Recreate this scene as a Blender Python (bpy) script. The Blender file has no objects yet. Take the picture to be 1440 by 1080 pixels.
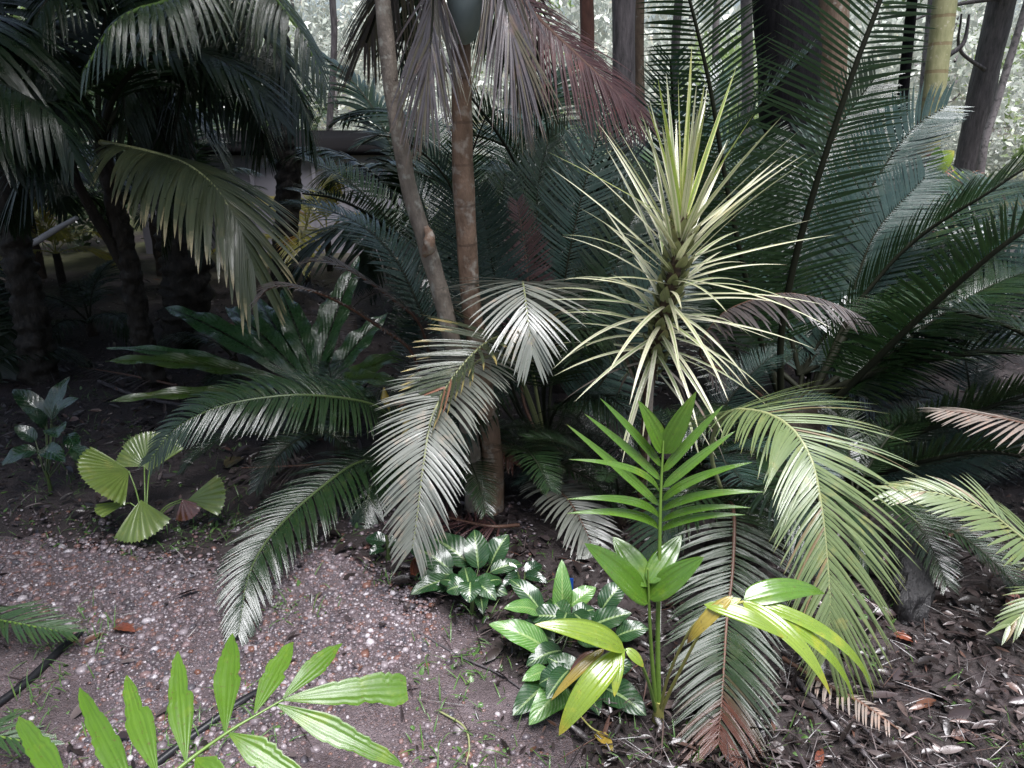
import bpy, math, random
import numpy as np
from mathutils import Vector, Matrix, noise as mnoise

R = math.radians
rng = np.random.default_rng(7)
random.seed(7)
scene = bpy.context.scene
col = scene.collection

# ------------------------------------------------------------------ camera
CAM_H, PITCH, FPX = 1.5, R(21.0), 1067.0
cam_data = bpy.data.cameras.new("camera")
cam_data.sensor_width = 36.0
cam_data.lens = 36.0 * FPX / 1440.0
cam_data.clip_start = 0.05
cam_data.clip_end = 2000.0
cam = bpy.data.objects.new("camera", cam_data)
col.objects.link(cam)
cam.location = (0, 0, CAM_H)
cam.rotation_euler = (R(90) - PITCH, 0, 0)
scene.camera = cam

# ------------------------------------------------------------------ sky, sun, exposure
SUN_EL, SUN_ROT = R(75), R(156)
world = bpy.data.worlds.new("World")
scene.world = world
world.use_nodes = True
wn = world.node_tree
bg = wn.nodes["Background"]
sky = wn.nodes.new("ShaderNodeTexSky")
sky.sky_type = 'NISHITA'
sky.sun_disc = False
sky.sun_elevation = SUN_EL
sky.sun_rotation = SUN_ROT
sky.dust_density = 3.0
hs = wn.nodes.new("ShaderNodeHueSaturation")
hs.inputs['Saturation'].default_value = 0.85
wn.links.new(sky.outputs[0], hs.inputs['Color'])
wn.links.new(hs.outputs[0], bg.inputs['Color'])
bg.inputs['Strength'].default_value = 0.05
sl = bpy.data.lights.new("sun", 'SUN')
sl.energy = 3.2
sl.angle = R(35)
sl.color = (0.97, 0.96, 1.0)
so = bpy.data.objects.new("sun", sl)
col.objects.link(so)
sd = Vector((math.sin(SUN_ROT) * math.cos(SUN_EL), math.cos(SUN_ROT) * math.cos(SUN_EL), math.sin(SUN_EL)))
so.rotation_euler = (-sd).to_track_quat('-Z', 'Y').to_euler()
scene.view_settings.view_transform = 'Standard'
scene.view_settings.look = 'None'
scene.view_settings.gamma = 1.0
scene.view_settings.exposure = 1.62
scene.cycles.max_bounces = 6
scene.cycles.transparent_max_bounces = 4
scene.cycles.use_denoising = True

# ------------------------------------------------------------------ pixel helpers (photo is 1440x1080)
CP, SP = math.cos(PITCH), math.sin(PITCH)


def P(px, py, d):
    xc, yc = (px - 720.0) / FPX, -(py - 540.0) / FPX
    dy, dz = CP + yc * SP, -SP + yc * CP
    k = d / dy
    return np.array((xc * k, d, CAM_H + dz * k))


def G(px, py):
    xc, yc = (px - 720.0) / FPX, -(py - 540.0) / FPX
    dy, dz = CP + yc * SP, -SP + yc * CP
    k = -CAM_H / dz
    return np.array((xc * k, dy * k, 0.0))


def PL(pts):
    return np.array([P(*p) for p in pts])


# ------------------------------------------------------------------ objects
def tag(o, label=None, cat=None, group=None, kind=None):
    if label: o['label'] = label
    if cat: o['category'] = cat
    if group: o['group'] = group
    if kind: o['kind'] = kind
    return o


def thing(name, loc, label, cat, group=None):
    o = bpy.data.objects.new(name, None)
    o.empty_display_size = 0.05
    col.objects.link(o)
    o.location = loc
    return tag(o, label, cat, group)


def link_mesh(name, me, mat, parent=None, loc=None):
    o = bpy.data.objects.new(name, me)
    col.objects.link(o)
    if mat is not None and not me.materials:
        me.materials.append(mat)
    if parent is not None:
        o.parent = parent
    elif loc is not None:
        o.location = loc
    return o


class MB:
    """collects grids, tubes and polygons, with one 'lf' value set per vertex"""
    def __init__(s):
        s.v, s.a, s.q, s.t, s.n = [], [], [], [], 0

    def add(s, v, a, quads=None, tris=None):
        v = np.asarray(v, float).reshape(-1, 3)
        a = np.asarray(a, float).reshape(-1, 4)
        s.v.append(v); s.a.append(a)
        if quads is not None and len(quads): s.q.append(np.asarray(quads, np.int64).reshape(-1, 4) + s.n)
        if tris is not None and len(tris): s.t.append(np.asarray(tris, np.int64).reshape(-1, 3) + s.n)
        s.n += len(v)

    def grids(s, v, a, close=False):
        """v: (N, rows, cols, 3)"""
        N, r, c, _ = v.shape
        idx = np.arange(N * r * c).reshape(N, r, c)
        if close:
            idx = np.concatenate([idx, idx[:, :, :1]], axis=2)
        q = np.stack([idx[:, :-1, :-1], idx[:, :-1, 1:], idx[:, 1:, 1:], idx[:, 1:, :-1]], axis=-1).reshape(-1, 4)
        s.add(v, a, q)

    def mesh(s, name, origin=(0, 0, 0), smooth=True):
        v = np.concatenate(s.v) - np.asarray(origin, float)
        a = np.concatenate(s.a)
        q = np.concatenate(s.q) if s.q else np.zeros((0, 4), np.int64)
        t = np.concatenate(s.t) if s.t else np.zeros((0, 3), np.int64)
        me = bpy.data.meshes.new(name)
        me.vertices.add(len(v))
        me.vertices.foreach_set('co', v.astype(np.float32).ravel())
        me.loops.add(len(q) * 4 + len(t) * 3)
        me.loops.foreach_set('vertex_index', np.concatenate([q.ravel(), t.ravel()]).astype(np.int32))
        me.polygons.add(len(q) + len(t))
        ls = np.concatenate([np.arange(len(q)) * 4, len(q) * 4 + np.arange(len(t)) * 3]).astype(np.int32)
        me.polygons.foreach_set('loop_start', ls)
        me.polygons.foreach_set('use_smooth', np.full(len(ls), smooth))
        at = me.attributes.new('lf', 'FLOAT_COLOR', 'POINT')
        at.data.foreach_set('color', a.astype(np.float32).ravel())
        me.update(calc_edges=True)
        me.validate()
        return me

    def build(s, name, mat, parent=None, loc=None):
        origin = parent.location if parent is not None and parent.type == 'EMPTY' else (loc if loc is not None else (0, 0, 0))
        if parent is not None and parent.type != 'EMPTY':
            origin = s.root_loc(parent)
        return link_mesh(name, s.mesh(name, origin), mat, parent, None if parent is not None else loc)

    @staticmethod
    def root_loc(o):
        while o.parent is not None: o = o.parent
        return o.location


def norm(v):
    v = np.asarray(v, float)
    return v / np.maximum(np.linalg.norm(v, axis=-1, keepdims=True), 1e-9)


def spline(pts, n):
    """Catmull-Rom through the points, resampled evenly: points and unit tangents"""
    p = np.asarray(pts, float)
    if len(p) == 2:
        fine = p[0] + (p[1] - p[0]) * np.linspace(0, 1, 60)[:, None]
    else:
        e = np.concatenate([[2 * p[0] - p[1]], p, [2 * p[-1] - p[-2]]])
        segs = []
        t = np.linspace(0, 1, 24, endpoint=False)[:, None]
        for i in range(len(p) - 1):
            a, b, c, d = e[i:i + 4]
            segs.append(0.5 * (2 * b + (c - a) * t + (2 * a - 5 * b + 4 * c - d) * t ** 2 + (3 * b - a - 3 * c + d) * t ** 3))
        fine = np.concatenate(segs + [p[-1:]])
    s = np.concatenate([[0], np.cumsum(np.linalg.norm(np.diff(fine, axis=0), axis=1))])
    u = np.linspace(0, s[-1], n)
    out = np.stack([np.interp(u, s, fine[:, k]) for k in range(3)], axis=1)
    tan = norm(np.gradient(out, axis=0))
    return out, tan, s[-1]


def frame(tan, up):
    up = np.asarray(up, float)
    if up.ndim == 1: up = np.tile(up, (len(tan), 1))
    N = norm(up - (up * tan).sum(1, keepdims=True) * tan)
    return N, np.cross(tan, N)


def tube(mb, pts, r, nside=8, n=None, bump=0.0, bfreq=8.0, seed=0, rings=None, cap=True):
    n = n or max(6, len(pts) * 4)
    C, T, L = spline(pts, n)
    up = (0.31, -0.9, 0.3) if abs(T[:, 2]).mean() > 0.7 else (0, 0.1, 1)
    N, B = frame(T, up)
    rr = np.interp(np.linspace(0, 1, n), np.linspace(0, 1, len(r)), r) if np.ndim(r) else np.full(n, r)
    ang = np.linspace(0, 2 * math.pi, nside, endpoint=False)
    rad = np.repeat(rr[:, None], nside, 1)
    if bump:
        for i in range(n):
            for j in range(nside):
                q = Vector((math.cos(ang[j]) * 1.3, math.sin(ang[j]) * 1.3, i / n * L * bfreq + seed))
                rad[i, j] *= 1 + bump * mnoise.noise(q) + 0.5 * bump * mnoise.noise(q * 2.7)
    if rings:
        z = np.linspace(0, L, n)
        rad *= (1 + 0.05 * np.clip(1 - np.abs(((z / rings) % 1) - 0.5) * 8, 0, 1))[:, None]
    V = C[:, None] + rad[:, :, None] * (np.cos(ang)[None, :, None] * N[:, None] + np.sin(ang)[None, :, None] * B[:, None])
    a = np.zeros((n, nside, 4))
    a[..., 0] = np.linspace(0, L, n)[:, None]
    a[..., 1] = ang / 6.283
    a[..., 2] = rng.random()
    a[..., 3] = np.linspace(0, 1, n)[:, None]
    mb.grids(V[None], a[None], close=True)
    if cap:
        for k, end in ((0, C[0]), (n - 1, C[-1])):
            base = mb.n
            aa = np.tile(a[k, 0], (nside + 1, 1))
            tr = [(nside, j, (j + 1) % nside) for j in range(nside)]
            mb.add(np.concatenate([V[k], end[None]]), aa, None, tr)


# ---- leaflet outlines, t = 0 base .. 1 tip
def sh_linear(t): return np.minimum(1, 0.4 + 3.5 * t) * np.clip(1 - t ** 3.2, 0, 1) ** 0.75 + 0.02
def sh_lance(t): return np.clip(np.sin(math.pi * np.clip(t, 0, 1) ** 0.75), 0, 1) ** 0.75 + 0.02
def sh_palm(t): return np.minimum(1, 0.45 + 3 * t) * (1 - t) ** 0.55 + 0.015


def leaflets(mb, base, d, wd, L, W, nseg, droop, shape, curl=None, fold=0.0, cross=2, sfr=None, rnd=None, curlup=0.0):
    """strips growing from base along d, faces spanned by d and wd"""
    n = len(base)
    L = np.broadcast_to(L, (n,)).astype(float); W = np.broadcast_to(W, (n,)).astype(float)
    droop = np.broadcast_to(droop, (n,)).astype(float)
    g = np.array((0, 0, -1.0))
    p = base.copy()
    rows = []
    ts = np.linspace(0, 1, nseg + 1)
    for k, t in enumerate(ts):
        dk = d + g * (droop * t ** 1.15)[:, None]
        if curl is not None: dk = dk + curl * t ** 1.2
        dk = norm(dk)
        if k: p = p + dk * (L / nseg)[:, None]
        w = norm(wd - (wd * dk).sum(1, keepdims=True) * dk)
        nn = np.cross(dk, w)
        hw = (W * 0.5 * shape(t))[:, None]
        if cross == 2:
            rows.append(np.stack([p - w * hw, p + w * hw], 1))
        else:
            rows.append(np.stack([p - w * hw + nn * hw * fold, p, p + w * hw + nn * hw * fold], 1))
    V = np.stack(rows, 1)
    c = V.shape[2]
    a = np.zeros(V.shape[:3] + (4,))
    a[..., 0] = ts[None, :, None]
    a[..., 1] = np.linspace(0, 1, c)[None, None, :]
    a[..., 2] = (rng.random(n) if rnd is None else rnd)[:, None, None]
    a[..., 3] = (np.zeros(n) if sfr is None else sfr)[:, None, None]
    mb.grids(V, a)


def frond_mesh(pts, n, L, W, ang=(75, 35), vee=15, droop=0.35, s0=0.15, up=(0, 0, 1), tilt=0.0, nseg=5, cross=2, fold=0.0,
               prof=None, shape=sh_linear, jit=2.6, curl=0.25, Ls=(1, 1), miss=0.012, rr=0.006, tipk=0.45, seed=None):
    """leaflets and rachis of one feather frond along the curve pts"""
    r_ = np.random.default_rng(seed if seed is not None else int(rng.integers(1e9)))
    C, T, LL = spline(pts, 160)
    N, B = frame(T, up)
    u = np.linspace(0, 1, n)
    s = s0 + (1 - s0) * u
    mb = MB()
    for side, ls in ((1, Ls[0]), (-1, Ls[1])):
        if ls <= 0: continue
        keep = r_.random(n) >= miss
        uu, ss = u[keep], np.clip(s[keep] + (r_.random(keep.sum()) - .5) * 0.3 / n, 0, 1)
        f = ss * 159
        i0 = np.clip(f.astype(int), 0, 158); fr = (f - i0)[:, None]
        c = C[i0] * (1 - fr) + C[i0 + 1] * fr
        t_, n_, b_ = T[i0], N[i0], B[i0]
        a = R(1) * (ang[0] + (ang[1] - ang[0]) * uu ** 1.3 + r_.normal(0, jit, len(uu)))[:, None]
        v = R(1) * (vee + r_.normal(0, jit, len(uu)))[:, None]
        d = np.cos(a) * t_ + np.sin(a) * (side * b_ * np.cos(v) + n_ * np.sin(v))
        if prof is None:
            pr = np.minimum(1, tipk + 0.0 + np.sin(math.pi * np.clip(0.12 + 0.83 * uu, 0, 1)) ** 0.6 * (1 - tipk) * 1.05)
            pr = pr * (1 - 0.45 * uu ** 4)
        else:
            pr = np.interp(uu, np.linspace(0, 1, len(prof)), prof)
        ln = L * pr * ls * (1 + r_.normal(0, 0.05, len(uu)))
        w0 = norm(t_ - (t_ * d).sum(1, keepdims=True) * d)
        nn = np.cross(d, w0)
        tl = R(tilt) * side + r_.normal(0, R(1.6 * jit), len(uu))[:, None]
        wd = w0 * np.cos(tl) + nn * np.sin(tl)
        leaflets(mb, c + n_ * rr * 0.5, d, wd, ln, W * (0.75 + 0.25 * pr), nseg, droop * (1 + r_.normal(0, .15, len(uu))),
                 shape, curl=curl * t_, fold=fold, cross=cross, sfr=ss, rnd=r_.random(len(uu)))
    st = MB()
    tube(st, pts, [rr * 1.25, rr * 1.1, rr * .8, rr * .4], 6, n=28, cap=False)
    return mb, st


def frond(root, pts, n, L, W, mat, stalk_mat, label=None, name='frond', sub='stalk', **k):
    pts = PL(pts) if not k.pop('world', False) else np.asarray(pts, float)
    mb, st = frond_mesh(pts, n, L, W, **k)
    f = mb.build(name, mat, root)
    if label: f['label'] = label
    st.build(sub, stalk_mat, f)
    return f


def blade(mb, p0, p1, up, width, arch=0.1, shape=sh_lance, nl=14, nc=7, fold=0.15, wave=0.0, wfreq=5, pleat=0.0, npl=4, droop=0.0,
          wl=None, wr=None, rnd=None, s=0.0, side_bend=0.0):
    p0, p1 = np.asarray(p0, float), np.asarray(p1, float)
    LL = np.linalg.norm(p1 - p0)
    up = norm(np.asarray(up, float))
    t = np.linspace(0, 1, nl)
    ax = (p1 - p0) / LL
    upo = norm(up - (up @ ax) * ax)
    sd_ = np.cross(ax, upo)
    mid = (p0 + p1) / 2 + upo * arch * LL * 2 + sd_ * side_bend * LL
    C = ((1 - t) ** 2)[:, None] * p0 + (2 * t * (1 - t))[:, None] * mid + (t ** 2)[:, None] * p1
    T = norm(np.gradient(C, axis=0))
    N, B = frame(T, upo)
    x = np.linspace(-1, 1, nc)
    hwl = width / 2 * (shape(t) if wl is None else wl(t))
    hwr = width / 2 * (shape(t) if wr is None else wr(t))
    hw = np.where(x[None] < 0, hwl[:, None], hwr[:, None])
    off = hw * x[None]
    ph = random.random() * 6
    hgt = fold * np.abs(x)[None] * hw
    if wave: hgt = hgt + wave * width * np.sin(t * wfreq * 6.283 + ph)[:, None] * (np.sign(x) * x * x)[None] * np.minimum(1, 4 * t * (1.15 - t))[:, None]
    if pleat: hgt = hgt + pleat * width * (2 * np.abs(((x * npl) % 1) - .5) - .5)[None] * np.minimum(1, shape(t))[:, None]
    V = C[:, None] + B[:, None] * off[..., None] + N[:, None] * hgt[..., None]
    a = np.zeros((nl, nc, 4))
    a[..., 0] = t[:, None]; a[..., 1] = (x[None] + 1) / 2
    a[..., 2] = random.random() if rnd is None else rnd
    a[..., 3] = s
    mb.grids(V[None], a[None])


# ------------------------------------------------------------------ materials
def nodes_of(name):
    m = bpy.data.materials.new(name)
    m.use_nodes = True
    nt = m.node_tree
    return m, nt, nt.nodes, nt.links, nt.nodes['Principled BSDF']


def mixc(nt, fac, a, b, mode='MIX'):
    n = nt.nodes.new('ShaderNodeMix'); n.data_type = 'RGBA'; n.blend_type = mode
    for k, v in ((0, fac), (6, a), (7, b)):
        if hasattr(v, 'links'): nt.links.new(v, n.inputs[k])
        else: n.inputs[k].default_value = v if k == 0 else tuple(v) + ((1,) if len(v) == 3 else ())
    return n.outputs[2]


def mathn(nt, op, a, b=None, clamp=False):
    n = nt.nodes.new('ShaderNodeMath'); n.operation = op; n.use_clamp = clamp
    for k, v in ((0, a), (1, b)):
        if v is None: continue
        if hasattr(v, 'links'): nt.links.new(v, n.inputs[k])
        else: n.inputs[k].default_value = v
    return n.outputs[0]


def rampn(nt, fac, stops):
    n = nt.nodes.new('ShaderNodeValToRGB')
    e = n.color_ramp.elements
    while len(e) < len(stops): e.new(0.5)
    for el, (p, c) in zip(e, stops):
        el.position = p; el.color = tuple(c) + (1,) if len(c) == 3 else c
    nt.links.new(fac, n.inputs[0])
    return n.outputs[0]


def noisen(nt, scale, detail=3, vec=None, rough=.6):
    n = nt.nodes.new('ShaderNodeTexNoise')
    n.inputs['Scale'].default_value = scale; n.inputs['Detail'].default_value = detail; n.inputs['Roughness'].default_value = rough
    if vec is not None: nt.links.new(vec, n.inputs['Vector'])
    return n.outputs[0]


def leaf_attr(nt):
    a = nt.nodes.new('ShaderNodeAttribute'); a.attribute_name = 'lf'
    s = nt.nodes.new('ShaderNodeSeparateColor')
    nt.links.new(a.outputs['Color'], s.inputs[0])
    return s.outputs[0], s.outputs[1], s.outputs[2], a.outputs['Alpha']


def leaf_mat(name, base, alt=None, tip=None, tip_at=0.8, tip_rnd=0.5, rough=0.32, spec=0.5, trans=0.22, mottle=0.35, stripe=None,
             stripe_edge=0.5, spots=None, veins=0.0, coat=0.0, wilt=None, wilt_amt=0.06, nerve=None, end=None, end_at=.8):
    """alt: second hue mixed per leaflet; tip: colour of worn ends; stripe: margins; spots: variegation between veins"""
    m, nt, N, Lk, b = nodes_of(name)
    along, across, rnd, sfr = leaf_attr(nt)
    tc = nt.nodes.new('ShaderNodeTexCoord')
    alt = alt or tuple(c * 1.5 for c in base)
    nz = noisen(nt, 9, 4, tc.outputs['Object'])
    f = mathn(nt, 'ADD', mathn(nt, 'MULTIPLY', rnd, 0.6), mathn(nt, 'MULTIPLY', nz, 0.55), True)
    c = mixc(nt, f, base, alt)
    fine = noisen(nt, 70, 3, tc.outputs['Object'])
    c = mixc(nt, mathn(nt, 'MULTIPLY', fine, mottle), c, tuple(x * 0.45 for x in base))
    ctr = mathn(nt, 'ABSOLUTE', mathn(nt, 'SUBTRACT', across, 0.5))
    if stripe is not None:
        e = mathn(nt, 'GREATER_THAN', mathn(nt, 'ADD', ctr, mathn(nt, 'MULTIPLY', mathn(nt, 'SUBTRACT', rnd, .5), .25)), stripe_edge)
        c = mixc(nt, e, c, stripe)
    if spots is not None:
        wv = nt.nodes.new('ShaderNodeMath'); wv.operation = 'SINE'
        ph = mathn(nt, 'ADD', mathn(nt, 'MULTIPLY', along, 95.0), mathn(nt, 'MULTIPLY', ctr, -50.0))
        ph = mathn(nt, 'ADD', ph, mathn(nt, 'MULTIPLY', noisen(nt, 30, 2, tc.outputs['Object']), 5.0))
        Lk.new(ph, wv.inputs[0])
        k = mathn(nt, 'MULTIPLY', mathn(nt, 'GREATER_THAN', mathn(nt, 'SUBTRACT', wv.outputs[0], mathn(nt, 'MULTIPLY', fine, .8)), 0.0),
                  mathn(nt, 'LESS_THAN', ctr, 0.43))
        c = mixc(nt, mathn(nt, 'MULTIPLY', k, 0.6), c, spots)
    if nerve is not None:
        c = mixc(nt, mathn(nt, 'LESS_THAN', ctr, 0.045), c, nerve)
    if wilt is not None:
        w = mathn(nt, 'LESS_THAN', rnd, wilt_amt)
        c = mixc(nt, mathn(nt, 'MULTIPLY', w, 0.85), c, wilt)
    if tip is not None:
        th = mathn(nt, 'SUBTRACT', 1.0 - (1 - tip_at) * .3, mathn(nt, 'MULTIPLY', rnd, (1 - tip_at) * 2.0 * tip_rnd))
        k = mathn(nt, 'SUBTRACT', mathn(nt, 'ADD', along, mathn(nt, 'MULTIPLY', mathn(nt, 'SUBTRACT', fine, .5), .2)), th)
        k = mathn(nt, 'MULTIPLY', k, 7.0, True)
        c = mixc(nt, k, c, tip)
    cv = N.new('ShaderNodeCombineXYZ')
    Lk.new(mathn(nt, 'MULTIPLY', across, 22.0), cv.inputs[0]); Lk.new(mathn(nt, 'MULTIPLY', along, 1.6), cv.inputs[1]); Lk.new(mathn(nt, 'MULTIPLY', rnd, 40.0), cv.inputs[2])
    rib = noisen(nt, 1.0, 3, cv.outputs[0])
    c = mixc(nt, mathn(nt, 'MULTIPLY', mathn(nt, 'SUBTRACT', rib, .42), 2.2, True), c, tuple(x * .62 for x in base))
    if end is not None:
        ke = mathn(nt, 'MULTIPLY', mathn(nt, 'SUBTRACT', mathn(nt, 'ADD', sfr, mathn(nt, 'MULTIPLY', rnd, .16)), end_at), 9.0, True)
        c = mixc(nt, ke, c, end)
    bl = noisen(nt, 16, 5, tc.outputs['Object'], .7)
    c = mixc(nt, mathn(nt, 'MULTIPLY', mathn(nt, 'SUBTRACT', bl, .55), 3.0, True), c, (min(1, alt[0] * 1.7), alt[1] * 1.15, alt[2] * .9))
    sp = noisen(nt, 210, 2, tc.outputs['Object'], .5)
    c = mixc(nt, mathn(nt, 'MULTIPLY', mathn(nt, 'GREATER_THAN', sp, .68), .7), c, (.09, .06, .025))
    Lk.new(c, b.inputs['Base Color'])
    rg = mathn(nt, 'ADD', rough - 0.30, mathn(nt, 'MULTIPLY', noisen(nt, 17, 4, tc.outputs['Object'], .7), 0.62))
    rg = mathn(nt, 'MAXIMUM', rg, 0.09)
    Lk.new(rg, b.inputs['Roughness'])
    b.inputs['Specular IOR Level'].default_value = min(1.0, spec * 1.7)
    b.inputs['Coat Weight'].default_value = max(coat, spec)
    b.inputs['Coat Roughness'].default_value = 0.12
    # fine ribs along the blade
    bp = nt.nodes.new('ShaderNodeBump'); bp.inputs['Strength'].default_value = 0.35; bp.inputs['Distance'].default_value = 0.003
    sn = nt.nodes.new('ShaderNodeMath'); sn.operation = 'SINE'
    if veins:
        Lk.new(mathn(nt, 'ADD', mathn(nt, 'MULTIPLY', along, veins), mathn(nt, 'MULTIPLY', ctr, -veins * .5)), sn.inputs[0])
    else:
        Lk.new(mathn(nt, 'MULTIPLY', across, 26.0), sn.inputs[0])
    hgt = mathn(nt, 'ADD', mathn(nt, 'MULTIPLY', sn.outputs[0], 0.35), mathn(nt, 'MULTIPLY', noisen(nt, 45, 2, tc.outputs['Object']), .6))
    Lk.new(hgt, bp.inputs['Height'])
    Lk.new(bp.outputs[0], b.inputs['Normal'])
    if trans > 0:
        tr = N.new('ShaderNodeBsdfTranslucent')
        Lk.new(mixc(nt, 0.4, c, tuple(min(1, x * 2.2) for x in alt)), tr.inputs['Color'])
        mx = N.new('ShaderNodeMixShader'); mx.inputs[0].default_value = trans
        Lk.new(b.outputs[0], mx.inputs[1]); Lk.new(tr.outputs[0], mx.inputs[2])
        Lk.new(mx.outputs[0], nt.nodes['Material Output'].inputs[0])
    return m


def bark_mat(name, dark, light, patch=None, scale=(14, 14, 5), rough=0.6, bump=0.6, rings=None, ring_col=None, patch_th=0.6, spec=0.4, band=.16):
    m, nt, N, Lk, b = nodes_of(name)
    tc = N.new('ShaderNodeTexCoord'); mp = N.new('ShaderNodeMapping')
    mp.inputs['Scale'].default_value = scale
    Lk.new(tc.outputs['Object'], mp.inputs[0])
    n1 = noisen(nt, 1.0, 6, mp.outputs[0], .7)
    c = rampn(nt, n1, [(0.3, dark), (0.7, light)])
    if patch:
        n2 = noisen(nt, 22, 4, tc.outputs['Object'])
        c = mixc(nt, mathn(nt, 'MULTIPLY', mathn(nt, 'SUBTRACT', n2, patch_th), 9, True), c, patch)
    h = n1
    if rings:
        along, across, rnd, sfr = leaf_attr(nt)
        z = mathn(nt, 'ADD', mathn(nt, 'DIVIDE', along, rings), mathn(nt, 'MULTIPLY', noisen(nt, 9, 3, tc.outputs['Object']), 0.12))
        fr = mathn(nt, 'FRACT', z)
        k = mathn(nt, 'LESS_THAN', fr, band)
        c = mixc(nt, mathn(nt, 'MULTIPLY', k, 0.5), c, ring_col or dark)
        h = mathn(nt, 'SUBTRACT', n1, mathn(nt, 'MULTIPLY', k, 0.5))
    Lk.new(c, b.inputs['Base Color'])
    b.inputs['Roughness'].default_value = rough
    b.inputs['Specular IOR Level'].default_value = spec
    bp = N.new('ShaderNodeBump'); bp.inputs['Strength'].default_value = bump; bp.inputs['Distance'].default_value = 0.012
    Lk.new(h, bp.inputs['Height']); Lk.new(bp.outputs[0], b.inputs['Normal'])
    return m


def piece_mat(name, stops, rough=0.35, spec=0.5, bump=0.4, scale=40, mott=.5):
    """loose pieces (stones, litter) coloured by their own random value"""
    m, nt, N, Lk, b = nodes_of(name)
    along, across, rnd, sfr = leaf_attr(nt)
    tc = N.new('ShaderNodeTexCoord')
    c = rampn(nt, rnd, stops)
    nz = noisen(nt, scale, 4, tc.outputs['Object'])
    c = mixc(nt, mathn(nt, 'MULTIPLY', nz, mott), c, (0.02, 0.017, 0.016))
    Lk.new(c, b.inputs['Base Color'])
    b.inputs['Roughness'].default_value = rough
    b.inputs['Specular IOR Level'].default_value = spec
    bp = N.new('ShaderNodeBump'); bp.inputs['Strength'].default_value = bump; bp.inputs['Distance'].default_value = 0.004
    Lk.new(nz, bp.inputs['Height']); Lk.new(bp.outputs[0], b.inputs['Normal'])
    return m


def plain_mat(name, c, rough=.5, spec=.5, bump=.2, scale=60, var=.3):
    m, nt, N, Lk, b = nodes_of(name)
    tc = N.new('ShaderNodeTexCoord')
    nz = noisen(nt, scale, 4, tc.outputs['Object'])
    Lk.new(mixc(nt, mathn(nt, 'MULTIPLY', nz, var), c, tuple(x * .35 for x in c)), b.inputs['Base Color'])
    b.inputs['Roughness'].default_value = rough
    b.inputs['Specular IOR Level'].default_value = spec
    bp = N.new('ShaderNodeBump'); bp.inputs['Strength'].default_value = bump; bp.inputs['Distance'].default_value = 0.004
    Lk.new(nz, bp.inputs['Height']); Lk.new(bp.outputs[0], b.inputs['Normal'])
    return m


M = {}
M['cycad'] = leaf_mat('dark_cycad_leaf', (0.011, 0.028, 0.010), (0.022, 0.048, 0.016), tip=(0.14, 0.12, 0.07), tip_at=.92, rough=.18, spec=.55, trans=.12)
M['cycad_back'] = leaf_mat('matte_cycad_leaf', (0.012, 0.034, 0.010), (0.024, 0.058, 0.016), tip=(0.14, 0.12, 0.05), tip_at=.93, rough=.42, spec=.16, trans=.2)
M['cycad_blue'] = leaf_mat('blue_sheen_cycad_leaf', (0.022, 0.052, 0.040), (0.05, 0.092, 0.075), rough=.26, spec=.42, trans=.12)  # glaucous blue, with silvery sky sheen added as pigment
M['cycad_mid'] = leaf_mat('green_cycad_leaf', (0.035, 0.085, 0.028), (0.06, 0.12, 0.035), tip=(0.25, 0.2, 0.08), tip_at=.9, rough=.32, spec=.5, trans=.2)
M['cycad_pale'] = leaf_mat('pale_cycad_leaf', (0.12, 0.18, 0.065), (0.21, 0.27, 0.10), tip=(0.36, 0.34, 0.10), tip_at=.9, rough=.34, spec=.6, trans=.2, wilt=(0.22, 0.12, .06), wilt_amt=.03)
M['cycad_grey'] = leaf_mat('sheen_grey_cycad_leaf', (0.16, 0.18, 0.14), (0.29, 0.30, 0.26), rough=.34, spec=.6, trans=.12)  # sky reflection on the leaflets is put into this pale base colour
M['cycad_tipped'] = leaf_mat('yellow_tipped_cycad_leaf', (0.045, 0.065, 0.03), (0.08, 0.10, 0.05), tip=(0.48, 0.38, 0.14), tip_at=.78, tip_rnd=.9, rough=.28, spec=.5, trans=.15, wilt=(0.40, 0.17, 0.11), wilt_amt=.08)
M['cycad_wilt'] = leaf_mat('worn_cycad_leaf', (0.014, 0.032, 0.012), (0.028, 0.052, 0.018), tip=(0.11, 0.07, 0.035), tip_at=.93, rough=.26, spec=.285, trans=.12, end=(.10, .035, .022), end_at=.93)
M['purple_grey'] = leaf_mat('faded_grey_frond', (0.06, 0.05, 0.048), (0.11, 0.095, 0.09), rough=.4, spec=.3, trans=.1)
M['dead_red'] = leaf_mat('dead_red_brown_frond', (0.055, 0.024, 0.024), (0.115, 0.055, 0.053), rough=.42, spec=.24, trans=.1)
M['dead_violet'] = leaf_mat('dead_violet_sheen_frond', (0.055, 0.044, 0.042), (0.15, 0.125, 0.125), tip=(0.20, .12, .06), tip_at=.85, rough=.36, spec=.55, trans=.12, wilt=(0.12, .10, .04), wilt_amt=.25)  # dead brown mixed with violet grey light reflection, both in the colour
M['dead_tan'] = leaf_mat('dead_tan_frond', (0.19, 0.155, 0.125), (0.29, 0.245, 0.21), rough=.5, spec=.4, trans=.12)
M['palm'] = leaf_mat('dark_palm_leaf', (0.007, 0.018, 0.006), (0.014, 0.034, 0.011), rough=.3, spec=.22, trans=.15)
M['palm_grey'] = leaf_mat('dusty_palm_leaf', (0.045, 0.062, 0.026), (0.085, 0.105, 0.05), tip=(0.34, 0.29, 0.16), tip_at=.85, tip_rnd=.8, rough=.36, spec=.32, trans=.18)
M['palm_light'] = leaf_mat('wet_green_palm_leaf', (0.03, 0.06, 0.022), (0.06, 0.10, 0.04), tip=(0.2, 0.2, 0.09), tip_at=.85, rough=.25, spec=.6, trans=.2)
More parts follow.
